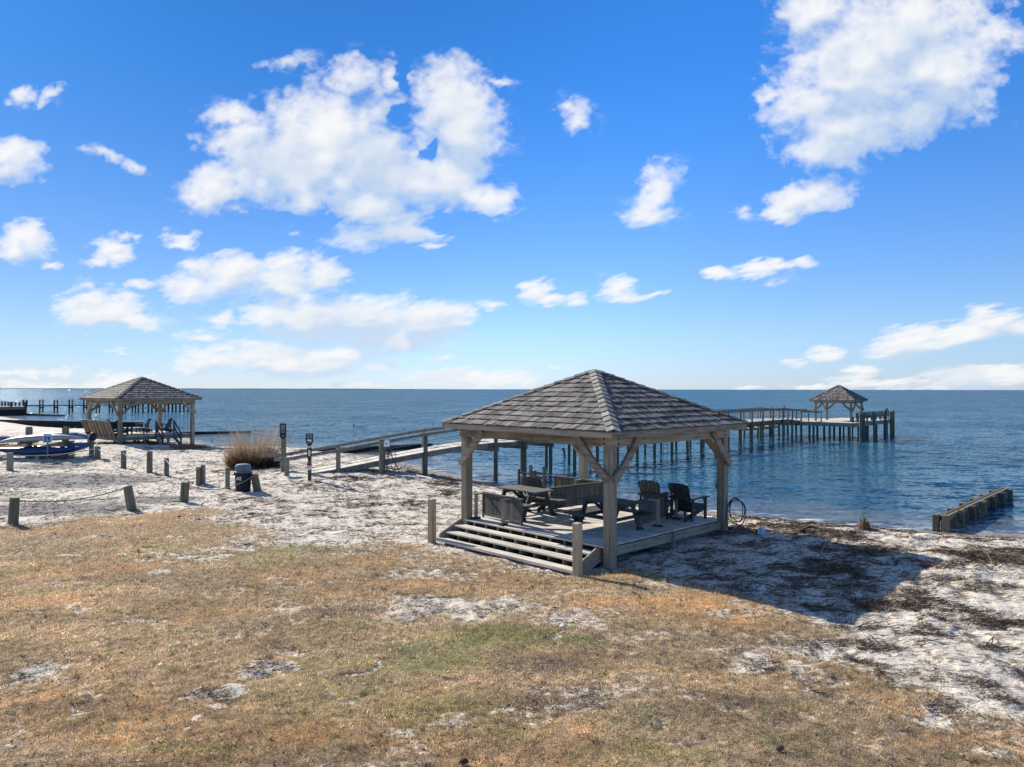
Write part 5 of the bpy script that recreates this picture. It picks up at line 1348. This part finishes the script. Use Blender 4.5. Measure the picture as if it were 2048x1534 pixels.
kayak('blue kayak end poking in at the left edge, above the rope', rl(-3.9, -.35, 1.05), ra, 3.4, .7, .38, 'kcyan', gK, pitch=-.03)
kayak('purple-grey kayak at far left behind the blue one', rl(-3.2, .55, 1.18), ra, 3.0, .7, .40, 'kpurple', gK, flip=True, pitch=.03)
kayak('light blue kayak low at the left edge behind the grey post', rl(-3.9, -.5, .42), ra, 3.6, .7, .34, 'kcyan', gK)
r2 = rl(-4.2, 0, 0)
rk2 = empty('kayak_rack', (r2.x, r2.y, 0), ra, 'part of a second timber kayak rack just inside the left edge', 'rack')
for x in (-.9, 1.6):
    mb = MB(); mb.bb(x-.05, x+.05, -.05, .05, -.2, .95); mb.build('upright', M['bollard_grey'], rk2)
    for z in (.28, .9):
        mb = MB(); mb.bb(x-.05, x+.05, -.8, .8, z-.09, z); mb.build('arm', M['wood_y'], rk2)

# ================================================================ dry shrub and dune grass
p = ground_at(500, 938)
shrub = empty('dry_shrub', (p.x, p.y+.6, hz(p.x, p.y+.6)), 0, 'big bushy clump of dry brown ornamental grass in front of the pier ramp foot', 'shrub')
def clump(n_, rad, hgt, seed, cols, spread, wd_, parent, name, low=0):
    rs = np.random.RandomState(seed); a = rs.rand(n_)*6.283; r_ = rad*.35*np.sqrt(rs.rand(n_))
    L = hgt*(.35+.65*rs.rand(n_)**.7)*(1-low*rs.rand(n_)); th = np.abs(rs.randn(n_))*.28*spread+.08; th = np.minimum(th, 1.25)
    bx, by = np.cos(a)*r_, np.sin(a)*r_; a2 = a+rs.randn(n_)*.45
    segs = 4; V = []; cN = len(cols)
    cidx = rs.randint(0, cN, n_); C_ = np.array(cols)[cidx]*(.7+.6*rs.rand(n_, 1))
    pts = []
    for s_ in range(segs+1):
        t = s_/segs; ang = th*(.6+.6*t)
        x = bx+np.cos(a2)*np.sin(ang)*L*t; y = by+np.sin(a2)*np.sin(ang)*L*t; z = np.cos(ang)*L*t
        pts.append(np.stack([x, y, z], -1))
    w0 = wd_*(.5+rs.rand(n_)); b_ = rs.rand(n_)*6.283; side = np.stack([np.cos(b_), np.sin(b_), 0*b_], -1)
    V = np.zeros((n_, (segs+1)*2, 3))
    for s_ in range(segs+1):
        ww = (w0*(1-.75*s_/segs))[:, None]; V[:, 2*s_] = pts[s_]-side*ww/2; V[:, 2*s_+1] = pts[s_]+side*ww/2
    base = np.arange(n_)[:, None]*((segs+1)*2); Fc = np.concatenate([base+np.array([[2*s_, 2*s_+1, 2*s_+3, 2*s_+2]]) for s_ in range(segs)], 0)
    me = np_mesh(name, V.reshape(-1, 3), Fc, 4)
    ca = me.color_attributes.new('blade', 'FLOAT_COLOR', 'POINT'); cc = np.ones((n_, (segs+1)*2, 4)); cc[:, :, :3] = C_[:, None, :]; ca.data.foreach_set('color', cc.astype(np.float32).ravel())
    me.materials.append(M['blade']); o = bpy.data.objects.new(name, me); S.collection.objects.link(o)
    if parent is not None: o.parent = parent
    return o
clump(5200, 3.0, 1.35, 3, [(.26, .16, .075), (.18, .10, .045), (.32, .21, .11), (.09, .055, .035)], 2.9, .018, shrub, 'leaves', low=.4)
clump(1500, 2.5, 2.35, 4, [(.36, .27, .18), (.28, .20, .13), (.42, .33, .24)], 1.6, .014, shrub, 'stems')
clump(2000, 3.4, .75, 9, [(.05, .025, .02), (.09, .03, .03)], 2.4, .03, shrub, 'dark_base')
rs = np.random.RandomState(8)
def patch(lst, name, label, hgt, cols):
    allV = []; 
    N_ = 26000; xs = []; ys = []
    for cx, cy, rx, ry, k in ell(lst):
        m_ = int(N_*k/len(lst)); a = rs.rand(m_)*6.283; r_ = np.sqrt(rs.rand(m_))
        xs.append(cx+np.cos(a)*r_*rx*1.1); ys.append(cy+np.sin(a)*r_*ry*1.1)
    x = np.concatenate(xs); y = np.concatenate(ys); kp = fbm(x*1.3, y*1.3, 3) > .47; x, y = x[kp], y[kp]; n_ = len(x)
    z, _, sv = zat(x, y); kp = sv > .8; x, y, z = x[kp], y[kp], z[kp]; n_ = len(x)
    L = hgt*(.4+.9*rs.rand(n_)); a = rs.rand(n_)*6.283; le = .2+.6*rs.rand(n_); w_ = .012
    b_ = rs.rand(n_)*6.283; V = np.empty((n_, 3, 3)); V[:, 0] = np.stack([x-np.cos(b_)*w_, y-np.sin(b_)*w_, z-.02], -1); V[:, 1] = np.stack([x+np.cos(b_)*w_, y+np.sin(b_)*w_, z-.02], -1)
    V[:, 2] = np.stack([x+np.cos(a)*L*np.sin(le), y+np.sin(a)*L*np.sin(le), z+L*np.cos(le)], -1)
    me = np_mesh(name, V.reshape(-1, 3), np.arange(n_*3).reshape(-1, 3), 3)
    C_ = np.array(cols)[rs.randint(0, len(cols), n_)]*(.7+.6*rs.rand(n_, 1)); cc = np.ones((n_, 3, 4)); cc[:, :, :3] = C_[:, None, :]
    ca = me.color_attributes.new('blade', 'FLOAT_COLOR', 'POINT'); ca.data.foreach_set('color', cc.astype(np.float32).ravel()); me.materials.append(M['blade'])
    o = bpy.data.objects.new(name, me); S.collection.objects.link(o); tag(o, label, 'grass', kind='stuff')
patch([(320,892,80,5,1.2),(270,890,60,4,1.0),(380,901,30,4,.5),(225,893,20,4,.4),(60,897,90,5,1.0),(110,897,60,4,.9)], 'dune_grass', 'low reddish dry dune grass before the left pavilion and behind the kayaks', .22, [(.24, .13, .07), (.30, .19, .10), (.14, .08, .05), (.36, .27, .17)])

# ================================================================ groins, far pier, bulkhead
def wall(name, label, pts, z0, z1, th, mat, posts=None, group='low timber groins'):
    a = Vector((*pts[0], 0)); root = empty(name, a, 0, label, 'groin', group)
    mb = MB()
    for (p, zt), (q, zt2) in zip(zip(pts[:-1], z1[:-1]), zip(pts[1:], z1[1:])):
        A = Vector((p[0]-a.x, p[1]-a.y, 0)); B_ = Vector((q[0]-a.x, q[1]-a.y, 0)); n2 = (B_-A).cross(Vector((0, 0, 1))).normalized()*th/2
        vs = [A-n2+Vector((0,0,z0)), A+n2+Vector((0,0,z0)), B_+n2+Vector((0,0,z0)), B_-n2+Vector((0,0,z0)), A-n2+Vector((0,0,zt)), A+n2+Vector((0,0,zt)), B_+n2+Vector((0,0,zt2)), B_-n2+Vector((0,0,zt2))]
        mb.add(vs, MB.BF, random.random())
    mb.build('planks', M[mat], root); return root
# right-hand groin
ga = Vector((13.55, 22.9)); gb = Vector((20.75, 30.5)); gd = (gb-ga); GL = gd.length
gr = empty('timber_groin', (ga.x, ga.y, 0), math.atan2(gd.y, gd.x), 'pale timber groin running from the right-hand beach into the water', 'groin', 'low timber groins')
mb = MB(); x = 0
while x < GL:
    mb.bb(x, x+.19, -.025, .025, -1.3, -.10-.012*x+random.uniform(-.01, .01)); x += .2
mb.build('sheet_planks', M['groin'], gr)
for y in (-.075, .075):
    mb = MB(); mb.beam((.1, y, -.07), (GL, y, -.17), .09, .15, up=(0, 0, 1)); mb.build('wale', M['groin'], gr)
mb = MB()
for x in np.arange(1.2, GL, 1.9): pass
for i, x in enumerate([.05, 1.5, 3.2, 4.9, 6.6, 8.3, 10.0]):
    for y in ((-.23,) if i else (-.12, .16)):
        mb = MB(); mb.bb(x-.10, x+.10, y-.09, y+.09, -1.5, .06-.014*x+random.uniform(-.02, .03)); mb.build('pile', M['groin'], gr, bevel=.01)
    if i: mb = MB(); mb.bb(x+.55, x+.75, .13, .31, -1.5, .02-.014*x); mb.build('pile', M['groin'], gr, bevel=.01)
wall('timber_groin', 'dark low groin running from the sand into the water behind the pier ramp', [(-15.2, 47.4), (-11.9, 50.6), (-6.9, 55.5), (-6.2, 56.2)], -1.2, [-.02, -.08, -.19, -.2], .22, 'groindark')
wall('timber_groin', 'long dark groin crossing the far left beach behind the kayak rack', [(-72, 93), (-49, 83), (-42.5, 83.5)], -1.2, [.15, .25, .15], .25, 'groindark')
wall('timber_groin', 'dark groin tip sticking into the water right of the left pavilion', [(-34, 69.5), (-26.8, 74.6)], -1.2, [-.12, -.33], .25, 'groindark')
wall('timber_groin', 'short dark groin in the water in front of the far bulkhead', [(-86, 123), (-73.5, 119)], -1.2, [-.1, -.3], .3, 'groindark')
# debris at shore left
for lab, px_, py_, s_ in (('small dark lump on the wet sand near the far left groin', 140, 862, .3), ('dark pointed lump on the wet sand left of the slanted bench wall', 152, 859, .28), ('dark rock in the shallows right of the left pavilion', 424, 883, .13), ('small dark ball on the sand near the lawn corner', 360, 1035, .05)):
    q = at(px_, py_, WZ if py_ < 900 else 0); zz_ = max(WZ-.05, hz(q.x, q.y)); mb = MB(); rg = random.Random(px_)
    prof_ = [(.6, -.3), (1, .1), (.9, .5), (.5, .8), (.1, .9)]
    mb.tube([(rg.uniform(-.1, .1)*s_, rg.uniform(-.1, .1)*s_, z*s_) for r_, z in prof_], [r_*s_ for r_, z in prof_], 9)
    o = mb.build('rock', M['stump']); o.location = (q.x, q.y, zz_); tag(o, lab, 'rock')
# lone piles
def lone(label, px_, ytop, ybase, wpx, lean=0):
    q = at(px_, ybase, WZ); sc = q.y/F; h = (ybase-ytop)*sc; mb = MB()
    mb.tube([(0, 0, -1), (lean*sc*.5, 0, h*.5), (lean*sc, 0, h)], wpx*sc/2, 9); o = mb.build('old_pile', M['pile']); o.location = (q.x, q.y, WZ); tag(o, label, 'pile')
lone('broken leaning pile alone in the water seen under the pavilion roof', 1131, 895, 914, 5.5, -5)
lone('tiny lone stake far out in the open water left of the pier', 708, 848, 853.5, 2.2)
# stump on the right beach
q = ground_at(1728, 1056); st = empty('tree_stump', (q.x, q.y, q.z), .4, 'broken brown stump at the waterline right of the pavilion', 'stump'); 
mb = MB(); mb.tube([(0, 0, -.05), (0, 0, .12), (-.02, 0, .2)], [.17, .15, .12], 9); mb.build('trunk', M['stump'], st)
mb = MB()
for a, h in ((.5, .30), (2.2, .26), (3.8, .33), (5.2, .22)): mb.tube([(math.cos(a)*.08, math.sin(a)*.08, .12), (math.cos(a)*.11, math.sin(a)*.10, h)], [.05, .012], 5)
mb.build('splinters', M['stump'], st)
# far left pier
fp = empty('far_pier', (-78, 134, 0), 0, 'distant dark pier on paired piles crossing the water at far left', 'pier')
def FP(px_, Y, z): v_ = ray(px_, Y, z); return Vector((v_.x+78, v_.y-134, z))
prs = [83, 112, 142, 171, 196, 222, 248, 268]
for i, px_ in enumerate(prs):
    Y = 132+i*.8
    for dx in (-3.2, 3.0):
        mb = MB(); mb.tube([FP(px_+dx, Y+(1.5 if dx > 0 else 0), -2), FP(px_+dx, Y+(1.5 if dx > 0 else 0), 1.95)], .13, 7); mb.build('pile', M['groindark'], fp)
    mb = MB(); mb.beam(FP(px_-4.5, Y-.1, .55), FP(px_+4.5, Y+1.6, .55), .12, .25); mb.build('cross_beam', M['groindark'], fp)
mb = MB(); a_, b_ = FP(54, 131.5, .92), FP(282, 139, .92); mb.beam(a_, b_, 1.3, .22); mb.build('walkway', M['pile'], fp)
mb = MB(); mb.prism([FP(274, 140, 1.0), FP(330, 142, 1.0), FP(330, 146, 1.0), FP(274, 144, 1.0)], (0, 0, 0), (0, 0, .22)); mb.build('platform', M['groindark'], fp)
mb = MB(); mb.prism([FP(326, 142, 1.15), FP(379, 143, 1.15), FP(379, 147, 1.15), FP(326, 146, 1.15)], (0, 0, 0), (0, 0, .14)); mb.build('platform', M['deck_x'], fp)
mb = MB(); mb.prism([FP(326, 142.2, .95), FP(379, 143.2, .95), FP(379, 147, .95), FP(326, 146, .95)], (0, 0, 0), (0, 0, .19)); mb.build('platform_beam', M['groindark'], fp)
for px_ in (277, 286, 297, 304, 312, 322, 330, 337, 345, 352, 360, 368, 376):
    mb = MB(); mb.tube([FP(px_, 142, -2), FP(px_, 142, 1.0 if px_ > 280 else 1.6)], .16, 7); mb.build('pile', M['groindark'], fp)
mb = MB(); mb.beam(FP(276, 141.2, .25), FP(314, 141.4, .25), .8, .14); mb.build('lower_walk', M['deck_x'], fp)
# bulkhead at the left edge
bk = empty('bulkhead', (-86, 121, 0), 0, 'dark bulkhead with a pale cap and row of short posts at the left edge', 'bulkhead')
def BK(px_, Y, z): v_ = ray(px_, Y, z); return Vector((v_.x+86, v_.y-121, z))
mb = MB(); mb.prism([BK(-60, 118, -1), BK(52, 122, -1), BK(54, 128, -1), BK(-60, 126, -1)], (0, 0, 0), (0, 0, 1.45)); mb.build('wall', M['groindark'], bk)
mb = MB(); mb.prism([BK(-60, 117.8, .46), BK(52, 121.8, .46), BK(55, 128, .46), BK(-60, 127, .46)], (0, 0, 0), (0, 0, .52)); mb.build('cap', M['pierpost'], bk)
for px_, h in ((4, .75), (10.5, .7), (17, .7), (24, .68), (31, .65), (39, .62), (47, 1.05), (53.5, 1.0)):
    mb = MB(); mb.tube([BK(px_, 125, .9), BK(px_, 125, 1.05+h)], .14, 7); mb.build('post', M['groindark'], bk)
for px_, h in ((22, .7), (51, .75)):
    mb = MB(); mb.tube([BK(px_, 121.2, -1), BK(px_, 121.2, 1.0+h)], .16, 7); mb.build('pile', M['groindark'], bk)

# ================================================================ driftwood branches and bits on the ground
def branch(label, pts, r, mat='driftwood', name='driftwood_branch'):
    ps = [ground_at(a, b)+Vector((0, 0, h)) for a, b, h in pts]; a = ps[0]; mb = MB()
    mb.tube([p_-a for p_ in ps], [r*(1-.5*i/len(ps)) for i in range(len(ps))], 6); o = mb.build(name, M[mat]); o.location = a; tag(o, label, 'driftwood', 'driftwood branches on the right beach')
branch('thin pale forked branch standing out of the reed heap at far right', [(1985, 1128, .02), (1975, 1118, .12), (1968, 1110, .2)], .014)
branch('long thin stick lying across the shaded sand right of the pavilion', [(1512, 1155, .03), (1535, 1149, .05), (1560, 1140, .06)], .018)
branch('curved stick lying in the shade beside the pavilion corner post', [(1312, 1130, .03), (1330, 1124, .06), (1345, 1108, .08)], .016)
branch('pale stick on the lawn just below the pavilion shadow', [(1258, 1145, .02), (1268, 1155, .03), (1277, 1166, .02)], .014)
branch('short curved pale twig on the lawn below the pavilion shadow', [(1264, 1185, .02), (1274, 1188, .03), (1278, 1195, .02)], .02)
branch('crooked branch in the reed heap at the shaded beach edge', [(1640, 1110, .05), (1650, 1098, .14), (1662, 1090, .18), (1672, 1086, .2)], .02)
branch('pale bent branch in the middle of the shaded reed heap', [(1690, 1128, .05), (1676, 1118, .12), (1655, 1112, .1)], .016)
branch('thick dark log at the top of the pavilion shadow', [(1600, 1064, .05), (1618, 1059, .1), (1632, 1060, .08)], .04, 'stump')
branch('thin stick near the water between stump and groin', [(1795, 1058, .03), (1806, 1062, .05), (1820, 1062, .02)], .015)
for lab, x_, y_, sz in (('white shell fragment on the lawn below the sandy patch', 1120, 1256, .075), ('white scrap on the grass at lower left', 318, 1334, .04), ('white scrap on the lawn behind the sandy patches at left', 355, 1161, .035)):
    q = ground_at(x_, y_); mb = MB(); mb.prism([(0, 0, 0), (sz*.5, sz*.4, 0), (sz*.45, sz*1.6, 0), (0, sz*1.9, 0), (-sz*.3, sz*.8, 0)], (0, 0, 0), (0, 0, .012)); o = mb.build('white_scrap', M['white']); o.location = q+Vector((0, 0, .02)); o.rotation_euler = (.15, .1, -.3); tag(o, lab, 'scrap')
for lab, x_, y_ in (('dark pine cone on the lawn near the bottom right', 1550, 1500), ('dark pine cone on the lawn at the bottom edge', 920, 1528)):
    q = ground_at(x_, y_); mb = MB(); mb.tube([(0, 0, 0), (.02, 0, .01), (.05, 0, .015), (.085, .01, .01), (.10, .01, .005)], [.012, .032, .035, .022, .006], 8); o = mb.build('pine_cone', M['stump']); o.location = q+Vector((0, 0, .03)); tag(o, lab, 'pine cone')
